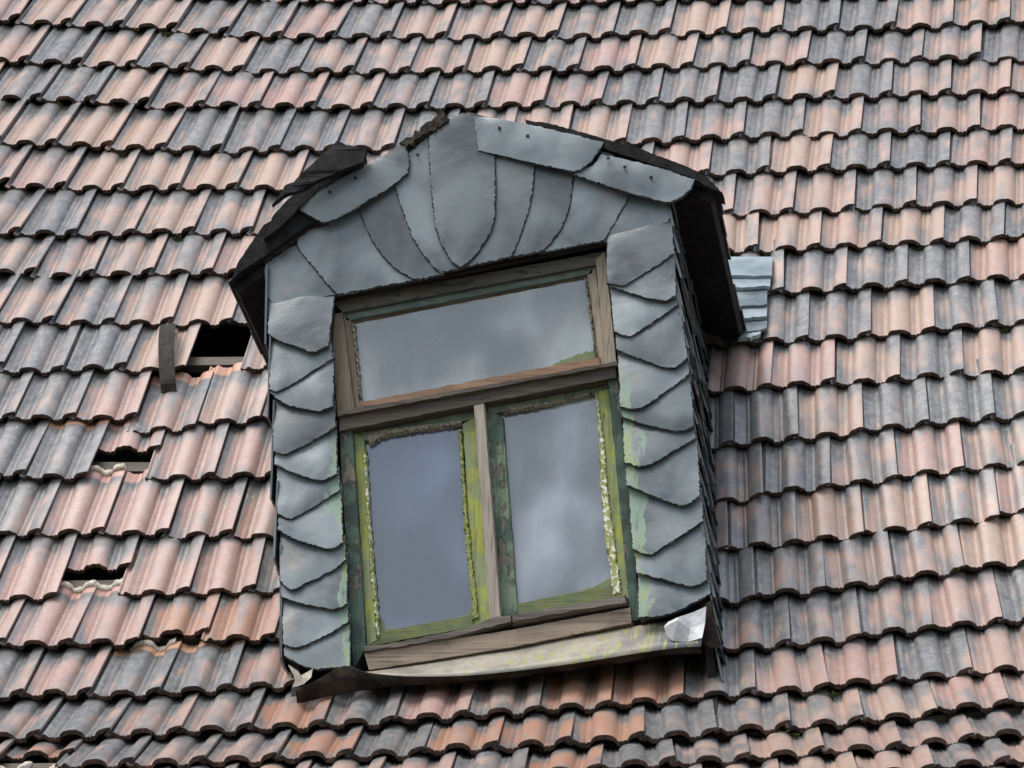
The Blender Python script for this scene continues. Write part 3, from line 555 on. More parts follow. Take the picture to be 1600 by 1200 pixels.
M['sash_top'] = wood_material('sash_head', 'x', (0.10, 0.10, 0.08), (0.15, 0.145, 0.12), ((0.11, 0.15, 0.11), (0.19, 0.23, 0.15)), 0.80)
M['sash_low'] = wood_material('sash_foot', 'x', (0.10, 0.09, 0.06), (0.16, 0.14, 0.09), ((0.135, 0.155, 0.055), (0.10, 0.135, 0.06)), 0.78)
M['mullion'] = wood_material('grey_mullion', 'z', (0.24, 0.205, 0.165), (0.34, 0.30, 0.25))
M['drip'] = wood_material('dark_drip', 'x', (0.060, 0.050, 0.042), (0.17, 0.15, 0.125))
M['sill'] = wood_material('sill_wood', 'x', (0.19, 0.145, 0.108), (0.30, 0.24, 0.18), (GREEN_D, GREEN_M), 0.27)
M['putty'] = rough_material('old_putty', (0.24, 0.265, 0.08), (0.17, 0.20, 0.06), 34, 0.8, 0.008, 0.3, (0.60, 0.60, 0.48))
M['putty_brown'] = rough_material('bare_putty', (0.13, 0.115, 0.09), (0.24, 0.215, 0.165), 40, 0.85, 0.006, 0.3, (0.46, 0.45, 0.36), 0.54)
M['glass_left'] = glass_material('old_glass', 0.50, (0.16, 0.21, 0.31), 1.0)  # pane tints hold reflected sky blue as well as grime
M['glass_right'] = glass_material('hazy_glass', 0.80, (0.29, 0.325, 0.37), 1.3)
M['glass_top'] = glass_material('dusty_sky_glass', 0.78, (0.275, 0.31, 0.315), 1.3)
M['smear'] = rough_material('green_paint_smear', (0.155, 0.185, 0.085), (0.115, 0.15, 0.075), 30, 0.6, 0.002, 0.4)
M['ground'] = rough_material('ground_soil', (0.07, 0.08, 0.05), (0.14, 0.13, 0.10), 0.3, 0.95, 0.02, 0.1)

# ------------------------------------------------------------------ ground
g_ = mesh('ground', [(-900, -900, -9.5), (900, -900, -9.5), (900, 900, -9.5), (-900, 900, -9.5)], [(0, 1, 2, 3)], M['ground'])
tag(link('ground', g_), kind='structure')

# ------------------------------------------------------------------ roof tiles
PROF = [(-0.115, 0.0055), (-0.105, 0.0075), (-0.09, 0.0075), (-0.078, 0.001), (-0.035, 0.001), (-0.012, 0.0070), (0.006, 0.0102), (0.026, 0.0100), (0.085, 0.0020), (0.098, 0.0004),
        (0.172, 0.0), (0.180, -0.0026), (0.188, -0.0022), (0.196, 0.0016), (0.236, 0.0014), (0.243, 0.0002), (0.252, 0.0055), (0.272, 0.0120), (0.305, 0.0172), (0.350, 0.0202), (0.400, 0.0214), (0.445, 0.0215), (0.495, 0.0204), (0.545, 0.0170),
        (0.582, 0.0114), (0.606, 0.0052), (0.614, 0.0002), (0.622, -0.0006), (0.676, 0.0), (0.684, -0.0026), (0.692, -0.0022), (0.700, 0.0016), (0.744, 0.0014), (0.751, 0.0004), (0.760, 0.0058), (0.780, 0.0130), (0.812, 0.0190), (0.850, 0.0226), (0.895, 0.0252), (0.938, 0.0268), (0.972, 0.0276), (0.986, 0.0272)]
CREST = 0.0272; THK = 0.0155; LAP = 0.072; DROP = 0.0250
def tile_mesh(name, seed, y0=0.0, jag=0.0, rough_foot=0.0014, mats=None):
    R = random.Random(seed); L = TILE_E + LAP
    P = []
    for a, b in zip(PROF[:-1], PROF[1:]):
        P.append(a)
    P.append(PROF[-1])
    n = len(P)
    ph = R.uniform(0, 9); tw = R.gauss(0, 0.0012)
    ys = [0.0, 0.09, 0.20, L] if y0 < 0.1 else [y0, y0+(L-y0)*0.35, y0+(L-y0)*0.7, L]
    chips = [(R.uniform(0.05, 0.95), R.uniform(0.02, 0.05), R.uniform(0.002, 0.008)) for _ in range(R.choice((0, 1, 1, 2, 3)))]
    def foot(w_):
        y = y0 + R.gauss(0, rough_foot) + 0.0025*math.sin(w_*5+ph)
        for c, s, d in chips: y += d*max(0.0, 1-abs(w_-c)/s)
        if jag: y += jag*(noise.noise(Vector((w_*4.5+ph, seed*3.1, 0)))+0.4*noise.noise(Vector((w_*17+ph, seed, 0))))
        return y
    fy = [foot(p[0]) for p in P]
    def z(w_, h, y): 
        return h - CREST - DROP*y/TILE_E + tw*(w_-0.5)*(y/L-0.3)*4 + 0.0011*noise.noise(Vector((w_*3+ph, y*9, seed)))
    V = []; F = []; mi = []; sm = []
    for j, yy in enumerate(ys):                                   # top surface
        for (w_, h), f0 in zip(P, fy):
            y = f0 if j == 0 else max(f0+0.004*j, yy)
            y = min(y, L)
            V.append(((w_-1)*TILE_W, y, z(w_, h, y)))
    for j in range(3):
        for i in range(n-1):
            a = j*n+i; F.append((a, a+1, a+n+1, a+n)); mi.append(0); sm.append(True)
    b0 = len(V)
    def lower(k, y, w_, h):
        return ((w_-1)*TILE_W, y, z(w_, h, y) - THK*(0.55 if w_ > 0.93 or w_ < -0.03 else 1.0))
    for (w_, h), f0 in zip(P, fy): V.append(((w_-1)*TILE_W, f0, z(w_, h, f0)))                               # foot, upper rim
    for (w_, h), f0 in zip(P, fy): V.append(((w_-1)*TILE_W, f0-0.0018, z(w_, h, f0)-0.0022))
    for (w_, h), f0 in zip(P, fy): V.append(lower(0, f0+0.0010, w_, h))
    for (w_, h) in P: V.append(lower(0, L, w_, h))
    for (w_, h) in P: V.append(((w_-1)*TILE_W, L, z(w_, h, L)))
    for r in range(4):
        for i in range(n-1):
            a = b0+r*n+i; F.append((a, a+n, a+n+1, a+1)); mi.append(1); sm.append(r < 1)
    e0 = len(V)                                                   # right lip and left flange sides
    for col in (0, n-1):
        s0 = len(V)
        for j in range(4): V.append(V[j*n+col])
        V.append(V[b0+2*n+col]); V.append(V[b0+3*n+col])
        q = (s0, s0+1, s0+2, s0+3, s0+5, s0+4)
        F.append(q if col == 0 else q[::-1]); mi.append(0); sm.append(False)
    return mesh(name, V, F, mats or [M['clay'], M['edge']], mi, sm)

ROOF_BASE = Vector((0.0, -1.9, -1.95))
roof = empty('tiled_roof', ROOF_BASE)
tag(roof, 'steep sagging roof of weathered salmon and blue-grey interlocking clay tiles', 'roof')
INV = Matrix.Translation(-ROOF_BASE)
VARI = [tile_mesh('roof_tile', s) for s in range(11, 27)]
REMN = tile_mesh('broken_tile', 31, y0=0.168, jag=0.007, rough_foot=0.002)
SHORT = tile_mesh('chipped_tile', 37, y0=0.045, jag=0.02, rough_foot=0.003)
OD = Vector(T['O'])
RL = T['roofline']
def dormer_top(x):
    ax, az = RL['apex']; lx, lz = RL['left']; rx, rz = RL['right']
    if x < ax: return az + (x-ax)*(lz-az)/(lx-ax)
    return az + (x-ax)*(rz-az)/(rx-ax)
def in_dormer(P, mx=0.07):
    p = P - OD
    if p.y < 0.03: return False
    return WALL_L[0]+WALL_L[1]*p.z+mx < p.x < WALL_R[0]+WALL_R[1]*p.z-mx and p.z < dormer_top(p.x)-0.09
def tile_frame(i, k, R=None, slip=0.0):
    u = joint_u(i, k); um = u-TILE_W/2
    P = roof_point(i, u, course_wave(i, u)-slip); Q = roof_point(i, u-TILE_W, course_wave(i, u-TILE_W)-slip)
    up = roof_point(i-1, um) - roof_point(i, um)
    ex = (P-Q).normalized(); ez = ex.cross(up).normalized(); ey = ez.cross(ex)
    # tiles keep square to the slope: share the skew between both edges
    upn = up.normalized(); ey = (ey*0.45+upn*0.55).normalized(); ex = ey.cross(ez).normalized()
    m = Matrix(((ex.x, ey.x, ez.x, P.x), (ex.y, ey.y, ez.y, P.y), (ex.z, ey.z, ez.z, P.z), (0, 0, 0, 1)))
    if i >= 14: m = m @ Matrix.Rotation(-0.022, 4, 'X')           # the bellcast eaves: heads sit deeper
    if R:
        m = m @ Matrix.Translation((R.gauss(0, 0.0018), R.gauss(0, 0.0055), R.gauss(0, 0.0016))) @ Matrix.Rotation(R.gauss(0, 0.011), 4, 'Z') @ Matrix.Rotation(R.gauss(0, 0.006), 4, 'X') @ Matrix.Rotation(R.gauss(0, 0.009), 4, 'Y')
    return m, P
TONES = {'g': (0.86, 0.30, 0.0), 'G': (1.0, 0.3, 0.1), 'm': (0.58, 0.40, 0.0), 'o': (0.30, 0.20, 0.0), 'p': (0.30, 0.95, 0.05), 'O': (0.36, 0.25, 0.75)}
def project(P):
    q = P-CAM_POS; zc = q.dot(FWD); return (0.5+q.dot(RIGHT)/zc*7507.88/1600, 0.5-q.dot(UP)/zc*7507.88/1200, zc)
SPECIAL = {(10, -11): 'remnant', (12, -12): 'remnant', (8, -9): 'missing', (13, -11): 'short', (16, -14): 'remnant'}
SLIP = {(9, -10): 0.062, (9, -9): 0.03, (13, -11): -0.012}
BARE_HEAD = {(9, -10), (9, -9), (11, -12), (11, -11), (13, -13), (13, -12), (14, -12), (14, -11), (17, -15), (17, -14), (8, -10), (10, -11), (10, -12)}
field = []                                                        # tiles outside the picture
n_t = 0
for i in range(-5, 20):
    for k in range(-36, 34):
        u = joint_u(i, k)
        if u < -3.1 or u > 3.1: continue
        R = random.Random(i*1000+k)
        if SPECIAL.get((i, k)) == 'missing': continue
        m, P = tile_frame(i, k, R, SLIP.get((i, k), 0.0))
        c = m @ Vector((-TILE_W/2, TILE_E*0.5, 0))
        if in_dormer(c) and in_dormer(m @ Vector((-TILE_W/2, 0.05, 0))) : continue
        c1 = TONES[TONE.get((i, k)) or R.choice('ggmmoop')]
        tone = (min(1, max(0, c1[0]+R.gauss(0, 0.07))), min(1, max(0, c1[1]+R.gauss(0, 0.12))), min(1, max(0, c1[2]+R.gauss(0, 0.08))), 1.0 if (i, k) in BARE_HEAD else 0.0)
        pts = [project(m @ Vector(v)) for v in ((0, 0, 0), (-TILE_W, 0, 0), (0, TILE_E, -0.02), (-TILE_W, TILE_E, -0.02))]
        vis = min(p[0] for p in pts) < 1.0 and max(p[0] for p in pts) > 0.0 and min(p[1] for p in pts) < 1.0 and max(p[1] for p in pts) > 0.0
        sp = SPECIAL.get((i, k))
        if not vis: field.append((m, tone[:3]+(R.random(),), R.randrange(len(VARI)))); continue
        me = REMN if sp == 'remnant' else SHORT if sp == 'short' else VARI[R.randrange(len(VARI))]
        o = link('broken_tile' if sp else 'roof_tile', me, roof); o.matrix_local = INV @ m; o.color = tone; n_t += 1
        if sp: o['label'] = 'tile snapped off short, its broken edge dark and ragged'
print('tiles in view', n_t, 'field', len(field))
# everything of the tile field beyond the picture is one joined part
V = []; F = []; mi = []; sm = []; tc = []; tt = []
for m, tone, vi in field:
    src = VARI[vi]; b = len(V)
    for v in src.vertices: V.append(INV @ m @ v.co); tc.append(v.co[:]); tt.append(tone)
    for p in src.polygons: F.append(tuple(b+q for q in p.vertices)); mi.append(p.material_index); sm.append(p.use_smooth)
me = mesh('tile_field', V, F, [M['clay_far'], M['edge']], mi, sm)
a1 = me.attributes.new('tile_coord', 'FLOAT_VECTOR', 'POINT'); a1.data.foreach_set('vector', [c for v in tc for c in v])
a2 = me.attributes.new('tile_tone', 'FLOAT_COLOR', 'POINT'); a2.data.foreach_set('color', [c for v in tt for c in v])
tag(link('tile_field', me, roof), kind='stuff')

# battens, rafters and an added sheet below them that blocks light leaks
def below(i, u, d, wave=True):
    """point d metres under the tile feet line, square to the roof"""
    P = roof_point(i, u, course_wave(int(max(0, min(19, round(i)))), u) if wave else 0.0); a = lerp_tab(ROW_A, min(max(i, 0), 19))
    return P + Vector((0, math.sin(a), -math.cos(a)))*d
def strip(name, fn, us, mat, parent, smooth=False):
    V = []; F = []; n = None
    for u in us:
        sec = fn(u); n = len(sec); V += [INV @ p for p in sec]
    for j in range(len(us)-1):
        for i in range(n):
            a = j*n+i; b = j*n+(i+1) % n; F.append((a, a+n, b+n, b))
    F += [tuple(range(n)), tuple((len(us)-1)*n+q for q in reversed(range(n)))]
    return link(name, mesh(name, V, F, mat, None, smooth), parent)
US = [-3.2+0.2*q for q in range(32)]
def span_list(i):
    """batten runs, broken where the dormer stands"""
    run = []; cur = []
    for u in [-2.6+0.05*q for q in range(105)]:
        if in_dormer(below(i, u, 0.05), -0.02):
            if len(cur) > 1: run.append(cur)
            cur = []
        else: cur.append(u)
    if len(cur) > 1: run.append(cur)
    return run
for i in range(0, 20):
    for run in span_list(i-0.12):
        us = run[::4] + ([run[-1]] if (len(run)-1) % 4 else [])
        strip('batten', lambda u: [below(i-0.28, u, 0.058), below(i-0.44, u, 0.058), below(i-0.44, u, 0.088), below(i-0.28, u, 0.088)], us, M['batten'], roof)
for u0 in (-2.2, -1.55, -0.86, 0.98, 1.6, 2.2):
    strip('rafter', lambda t: [below(t, u0, 0.0935, False), below(t, u0+0.09, 0.0935, False), below(t, u0+0.09, 0.23, False), below(t, u0, 0.23, False)], [-0.9+q for q in range(21)], M['batten'], roof)
V = []; F = []
rows_ = [-5+0.5*q for q in range(50)]
for t in rows_:
    for u in US: V.append(INV @ below(t, u, 0.42, False))
nU = len(US)
for a in range(len(rows_)-1):
    for b in range(nU-1):
        q = a*nU+b; F.append((q, q+1, q+nU+1, q+nU))
# close the added sheet's rim up to the tiles against stray light
rim = []
for t in rows_: rim.append((t, US[0]))
for u in US[1:]: rim.append((rows_[-1], u))
for t in reversed(rows_[:-1]): rim.append((t, US[-1]))
for u in reversed(US[1:-1]): rim.append((rows_[0], u))
s0 = len(V)
for t, u in rim: V += [INV @ below(t, u, 0.42, False), INV @ below(t, u, 0.03, False)]
for q in range(len(rim)):
    a = s0+2*q; b = s0+2*((q+1) % len(rim)); F.append((a, b, b+1, a+1))
link('attic_light_block', mesh('attic_light_block', V, F, M['light_block']), roof)

# lime mortar left on the heads of the tiles below the gaps
def mortar(i, k, w0, w1):
    m, P = tile_frame(i, k, random.Random(i*1000+k), SLIP.get((i, k), 0.0)); R = random.Random(i*7+k)
    V = []; F = []; ws = [w0+(w1-w0)*q/22 for q in range(23)]; n = 7
    for w_ in ws:
        h = 0.0
        for a, b in zip(PROF[:-1], PROF[1:]):
            if a[0] <= w_ <= b[0]: h = a[1]+(b[1]-a[1])*(w_-a[0])/(b[0]-a[0])
        r = 0.0105*(1+0.45*noise.noise(Vector((w_*7, i, k)))); y = TILE_E+LAP-0.004
        for q in range(n):
            an = 2*math.pi*q/n
            V.append(INV @ m @ Vector(((w_-1)*TILE_W, y+math.cos(an)*r*1.3+R.gauss(0, .0012), h-CREST-DROP*y/TILE_E+0.002+math.sin(an)*r+R.gauss(0, .001))))
    for j in range(22):
        for q in range(n):
            a = j*n+q; b = j*n+(q+1) % n; F.append((a, b, b+n, a+n))
    F += [tuple(reversed(range(n))), tuple(22*n+q for q in range(n))]
    o = link('mortar_bed', mesh('mortar_bed', V, F, M['mortar'], None, True), roof); o['label'] = 'crumbling pale mortar left where a tile broke away'
mortar(11, -12, 0.42, 0.99); mortar(13, -13, 0.30, 0.99); mortar(13, -12, 0.02, 0.45); mortar(14, -12, 0.2, 0.9)
mortar(17, -15, -0.05, 0.98); mortar(17, -14, 0.02, 0.6)

# iron snow hook bowed over a tile
H = [Vector(p) for p in T['hook']]; a_ = lerp_tab(ROW_A, 7.8); nrm = Vector((0, -math.sin(a_), math.cos(a_)))
V = []; F = []; N = 28
for q in range(N+1):
    t = q/N*3; k = min(2, int(t)); p = H[k]+(H[k+1]-H[k])*(t-k)
    lift = -0.030 + 0.066*math.sin(math.pi*min(1, max(0, q/N*0.98+0.02)))**0.5
    wd = 0.026
    sl = (H[3]-H[0]).normalized()
    for (dx, dn) in ((-wd, 0), (wd, 0), (wd, -0.006), (-wd, -0.006)):
        V.append(INV @ (p + nrm*(lift+dn) + Vector((dx*(0.8 if q in (0, 1) else 1.0)-0.006*math.sin(math.pi*q/N), 0, 0))))
for q in range(N):
    for c in range(4):
        a = q*4+c; b = q*4+(c+1) % 4; F.append((a, b, b+4, a+4))
F += [(0, 1, 2, 3), (N*4+3, N*4+2, N*4+1, N*4)]
o = link('snow_hook', mesh('snow_hook', V, F, M['iron'], None, False), roof); o['label'] = 'dark iron strap bowed over a tile beside the gap'

# moss tufts in the joints
V = []; F = []; R = random.Random(5)
for (i, k, w_, s) in [(2, -10, 0.2, 0.016), (4, -6, 0.05, 0.02), (0, -8, 0.8, 0.014), (5, -9, 0.7, 0.014), (15, -3, 0.98, 0.016), (16, -4, 0.95, 0.02), (6, 3, 0.6, 0.013), (8, 4, 0.1, 0.011), (16, -15, 0.5, 0.02), (16, -14, 0.25, 0.022), (3, -9, 0.3, 0.012), (5, -12, 0.5, 0.013)]:
    m, P = tile_frame(i, k)
    for _ in range(46):
        c = m @ Vector(((w_-1)*TILE_W+R.gauss(0, s*1.1), -0.004+R.gauss(0, s*0.30), -0.044+R.gauss(0, s*0.30))); r = R.uniform(0.002, 0.0045)
        b = len(V)
        for _q in range(4): V.append(INV @ (c+Vector((R.gauss(0, r), R.gauss(0, r), R.gauss(0, r)))))
        F += [(b, b+1, b+2), (b, b+2, b+3), (b, b+3, b+1), (b+1, b+3, b+2)]
tag(link('moss', mesh('moss', V, F, M['moss']), roof), kind='stuff')
# ------------------------------------------------------------------ dormer
dormer = empty('dormer', OD)
tag(dormer, 'leaning slate-clad dormer with gabled top and peeling green window', 'dormer')
def roof_y_at(z, u):
    """local depth at which the main roof stands at local height z"""
    zz = z + OD.z; prev = None
    for q in range(0, 191):
        P = roof_point(q*0.1, u)
        if P.z <= zz: return P.y - OD.y
    return 0.0
def tilt(poly, bottom, top):
    z0 = min(p[1] for p in poly); z1 = max(p[1] for p in poly)
    ph = random.uniform(0, 50)
    return lambda x, z: bottom + (top-bottom)*min(1, max(0, (z-z0)/(z1-z0))) + 0.0012*noise.noise(Vector((x*9+ph, z*9, ph)))
def smooth_line(P, n=5):
    o = []
    for i in range(len(P)-1):
        p0 = P[max(0, i-1)]; p1 = P[i]; p2 = P[i+1]; p3 = P[min(len(P)-1, i+2)]
        for k in range(n):
            t = k/n
            o.append(tuple(0.5*((2*p1[c])+(-p0[c]+p2[c])*t+(2*p0[c]-5*p1[c]+4*p2[c]-p3[c])*t*t+(-p0[c]+3*p1[c]-3*p2[c]+p3[c])*t**3) for c in (0, 1)))
    o.append(P[-1]); return o

# boarding behind the slates
le = T['left_edges']; re_ = T['right_edges']
bl = slab('wall_boarding', [(e[0][0]+0.012, e[0][1]) for e in le[::-1]] + [(e[-1][0]-0.004, e[-1][1]) for e in le], 0.004, 0.03, M['attic'], dormer, step=0.3, jit=0, bev=(0.001, 0.001), soft=False)
br = slab('wall_boarding', [(e[0][0]+0.004, e[0][1]) for e in re_[::-1]] + [(e[-1][0]-0.012, e[-1][1]) for e in re_], 0.004, 0.03, M['attic'], dormer, step=0.3, jit=0, bev=(0.001, 0.001), soft=False)
gp = [T['gable']['g1'][0], (RL['apex'][0], RL['apex'][1]-0.06), T['gable']['g9'][1], re_[0][3], re_[0][0], le[0][-1], le[0][0]]
bg_ = slab('gable_boarding', [(p[0]*0.98, p[1]) for p in gp], 0.006, 0.03, M['attic'], dormer, step=0.3, jit=0, bev=(0.001, 0.001), soft=False)
# hung slates of the two flanks
for edges, par in ((le, bl), (re_, br)):
    for i in range(1, len(edges)):
        low = smooth_line(edges[i]); up = edges[i-1]; ov = 0.035
        poly = low + [(up[-1][0], up[-1][1]+ov), (up[0][0], up[0][1]+ov)]
        slab('slate', poly, tilt(poly, -0.042-random.uniform(0, 0.008), -0.006), 0.0165, M['slate'], par, step=0.006, jit=0.00045, bev=(0.0005, 0.0045), soft=False, chip=0.005, edge=M['slate_edge'], bulge=0.005)
LAY = {'g1': -0.014, 'g2': -0.022, 'g3': -0.031, 'g4': -0.040, 'g5': -0.053, 'g6': -0.041, 'g7': -0.032, 'g8': -0.023, 'g9': -0.015}
for kx, poly in T['gable'].items():
    slab('slate', poly, tilt(poly, LAY[kx]-0.004, LAY[kx]+0.003), 0.0130, M['slate'], bg_, step=0.006, jit=0.00045, bev=(0.0006, 0.0060), chip=0.005, edge=M['slate_edge'], bulge=0.0035)
vb = None
for kx, poly in T['verge'].items():
    o = slab('verge_slate', poly, tilt(poly, -0.066 if kx != 'v3' else -0.060, -0.054 if kx != 'v3' else -0.050), 0.014, M['slate_verge'], dormer, step=0.007, jit=0.0004, bev=(0.0005, 0.0045), chip=0.004, soft=False, edge=M['slate_edge'], bulge=0.005)
    if kx == 'v1': o['label'] = 'loose verge slate slipped askew on the left slope'
# nails
for (x, z), y in [(p, -0.0535) for p in T['nails']] + [(p, -0.0685) for p in T['nails2']]:
    poly = [(x+0.0055*math.cos(2*math.pi*q/8), z+0.0055*math.sin(2*math.pi*q/8)) for q in range(8)]
    slab('nail', poly, y, 0.006, M['iron'], bg_ if y > -0.05 else dormer, step=0.1, jit=0, bev=(0.001, 0.002), soft=False)

# ---- side walls with their hung slates
def wallx(line, z): return line[0]+line[1]*z
for side, line in ((1, WALL_R), (-1, WALL_L)):
    zs = [-0.30+0.1*q for q in range(0, 18)]
    ztop = dormer_top(wallx(line, 1.25)-side*0.02)-0.03
    zs = [z for z in zs if z < ztop-0.02]+[ztop]
    V = []; F = []
    for z in zs:
        x = wallx(line, z)-side*0.014; yb = roof_y_at(z, x+OD.x)+0.10; yf = min(0.012, yb-0.02)
        V += [(x, yf, z), (x, yb, z), (x-side*0.025, yb, z), (x-side*0.025, yf, z)]
    for j in range(len(zs)-1):
        for c in range(4):
            a = j*4+c; b = j*4+(c+1) % 4; F.append((a, b, b+4, a+4) if side > 0 else (a, a+4, b+4, b))
    F += [(3, 2, 1, 0), tuple((len(zs)-1)*4+q for q in range(4))]
    wall = link('side_wall', mesh('side_wall', V, F, M['attic']), dormer)
    R = random.Random(3+side)
    z = -0.10 if side > 0 else -0.02
    row = 0
    while z < ztop-0.04:
        dz = R.uniform(0.070, 0.10) if side > 0 else R.uniform(0.20, 0.30)
        yb = roof_y_at(z, wallx(line, z)+OD.x)+0.06
        y = -0.012+R.uniform(-0.006, 0.006) if side > 0 else -0.030+R.uniform(-0.006, 0.006)
        first = True
        while y < yb:
            ln = R.uniform(0.16, 0.28)
            y2 = min(y+ln, yb+0.03)
            h = dz+0.05; ob = R.uniform(0.006, 0.016) if side > 0 else R.uniform(0.012, 0.026); ot = -0.010; th = R.uniform(0.005, 0.008)
            z1 = min(z+h, ztop)
            s1, s2 = R.gauss(0, 0.008), R.gauss(0, 0.008)
            sk = R.uniform(-0.01, 0.01)
            nb = 5; V = []; F = []
            for q in range(nb+1):
                t = q/nb; yy = y+(y2-y)*t; zz = z+s1+(s2-s1)*t-0.010*math.sin(math.pi*t)+R.gauss(0, 0.0025)
                xb = wallx(line, zz)+side*(ob+R.gauss(0, 0.0008)); xt = wallx(line, z1)+side*ot
                V += [(xb, yy, zz), (xb-side*th, yy, zz), (xt-side*0.002, yy+sk, z1), (xt+side*(th-0.002), yy+sk, z1)]
            for q in range(nb):
                for c in range(4):
                    a = q*4+c; b = q*4+(c+1) % 4; F.append((a, b, b+4, a+4) if side < 0 else (a, a+4, b+4, b))
            F += [(0, 1, 2, 3), tuple(nb*4+q for q in (3, 2, 1, 0))]
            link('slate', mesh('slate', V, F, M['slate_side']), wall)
            y = y2-0.012; first = False
        z += dz; row += 1

# ---- gabled roof of the dormer
ax, az = RL['apex']
for side, key in ((1, 'right'), (-1, 'left')):
    ex, ez_ = RL[key]
    if side > 0: ex, ez_ = ax+(ex-ax)*0.965, az+(ez_-az)*0.965
    dx, dz = ex-ax, ez_-az; l = math.hypot(dx, dz); nx, nz = (-dz/l, dx/l) if side > 0 else (dz/l, -dx/l)
    yA = roof_y_at(az, ax+OD.x)+0.06; yE = roof_y_at(ez_, ex+OD.x)+0.04
    y0 = -0.012
    V = []; F = []; N = 6
    for q in range(N+1):
        t = q/N; x = ax+dx*t; z = az+dz*t-0.004*math.sin(math.pi*t); yb = yA+(yE-yA)*t
        V += [(x, y0, z), (x, yb, z), (x-nx*0.028, yb, z-nz*0.028), (x-nx*0.028, y0, z-nz*0.028)]
    for q in range(N):
        for c in range(4):
            a = q*4+c; b = q*4+(c+1) % 4; F.append((a, a+4, b+4, b) if side > 0 else (a, b, b+4, a+4))
    F += [(0, 1, 2, 3) if side > 0 else (3, 2, 1, 0), tuple(N*4+q for q in ((3, 2, 1, 0) if side > 0 else (0, 1, 2, 3)))]
    deck = link('roof_deck', mesh('roof_deck', V, F, M['felt']), dormer)
    R = random.Random(20+side)
    rows = 5
    for r in range(rows):
        t0 = (r+1)/rows; t1 = max(0.0, r/rows-0.10)
        yb = yA+(yE-yA)*t0
        y = -0.034+R.uniform(-0.006, 0.006)
        while y < yb:
            y2 = min(y+R.uniform(0.17, 0.23), yb+0.05); j = R.gauss(0, 0.006); ext = 0.006 if r == rows-1 else 0.0
            pb = (ax+dx*t0+dx/l*(j+ext), az+dz*t0+dz/l*(j+ext)); pt = (ax+dx*t1, az+dz*t1)
            o1, o2, th = 0.016, 0.003, 0.006
            P4 = [(pb[0]+nx*(o1-th), pb[1]+nz*(o1-th)), (pb[0]+nx*o1, pb[1]+nz*o1), (pt[0]+nx*(o2+th), pt[1]+nz*(o2+th)), (pt[0]+nx*o2, pt[1]+nz*o2)]
            V = [(p[0], yy, p[1]) for yy in (y, y2) for p in P4]
            F = [(0, 1, 5, 4), (1, 2, 6, 5), (2, 3, 7, 6), (3, 0, 4, 7), (3, 2, 1, 0), (4, 5, 6, 7)]
            if side < 0: F = [f[::-1] for f in F]
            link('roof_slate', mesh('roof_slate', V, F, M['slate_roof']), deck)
            y = y2+0.004
slab('verge_strip', T['rstrip'], -0.052, 0.09, M['felt'], dormer, step=0.010, jit=0.0006, bev=(0.001, 0.003), chip=0.004, soft=False)
o = slab('torn_felt', T['felt'], lambda x, z: -0.085+0.30*(z-T['felt'][0][1])+0.018*noise.noise(Vector((x*14, z*14, 2))), 0.022, M['felt'], dormer, step=0.012, jit=0.0006, bev=(0.001, 0.003), chip=0.003, soft=False); o['label'] = 'black torn roofing felt folded up above the left slope'
slab('torn_felt', T['felt3'], lambda x, z: -0.050+0.10*(z-T['felt'][0][1]), 0.03, M['felt'], dormer, step=0.012, jit=0.0006, bev=(0.001, 0.003), chip=0.003, soft=False)
slab('verge_strip', T['felt2'], -0.052, 0.05, M['felt'], dormer, step=0.012, jit=0.0006, bev=(0.001, 0.003), chip=0.003, soft=False)
slab('rotten_verge_board', T['char'], -0.06, 0.10, M['char'], dormer, step=0.007, jit=0.0022, bev=(0.003, 0.012), chip=0.012)
slab('verge_board', T['beam_left'], -0.03, 0.05, M['char'], dormer, step=0.012, jit=0.001, bev=(0.002, 0.004))

# ---- window
win = empty('window', (0.0, 0.03, 0.0), dormer)
def wpart(name, key, y, thick, mat, jit=0.0010, step=0.020, bev=(0.0015, 0.0030), chip=0.0, soft=False):
    if name != 'putty': jit *= 0.4; chip *= 0.6
    o = slab(name, T[key], y, thick, mat, win, step=step, jit=jit, bev=bev, chip=chip, soft=soft)
    o.location = (0, -0.03, 0); return o
wpart('frame_head', 'head', 0.030, 0.06, M['head'])
wpart('sash_rail', 'head2', 0.045, 0.04, M['head_green'])
wpart('glazing_bead', 'head_bead', 0.055, 0.02, M['brown_dk'])
wpart('jamb', 'jamb_l_up', 0.030, 0.06, M['jamb_l']); wpart('jamb', 'jamb_r_up', 0.026, 0.06, M['jamb_r'])
wpart('sash_stile', 'jamb_l_up2', 0.045, 0.04, M['jamb_l']); wpart('sash_stile', 'jamb_r_up2', 0.045, 0.04, M['jamb_r'])
wpart('sash_rail', 'glaze_bar_up', 0.035, 0.04, M['brown_x'], jit=0.0018, chip=0.004)
wpart('transom', 'transom', -0.004, 0.08, M['transom'], jit=0.0012, chip=0.002)
wpart('transom_lip', 'transom_lip', -0.020, 0.05, M['transom'], jit=0.0012, chip=0.004, bev=(0.002, 0.005))
wpart('post', 'post_l', 0.012, 0.07, M['post'], jit=0.0014, chip=0.003); wpart('post', 'post_r', 0.012, 0.07, M['post'], jit=0.0016, chip=0.004)
for key, mt in (('sash_l_top', 'sash_top'), ('sash_r_top', 'sash_top'), ('sash_l_left', 'sash_yellow'), ('sash_l_right', 'sash_yellow'), ('sash_r_left', 'sash_green'), ('sash_r_right', 'sash_yellow'), ('sash_l_bottom', 'sash_low'), ('sash_r_bottom', 'sash_low')):
    wpart('sash_rail' if mt in ('sash_top', 'sash_low') else 'sash_stile', key, 0.040+(0.002 if mt in ('sash_top', 'sash_low') else 0), 0.035, M[mt], jit=0.0012, chip=0.003)
wpart('mullion', 'mullion', -0.002, 0.05, M['mullion'], jit=0.0008)
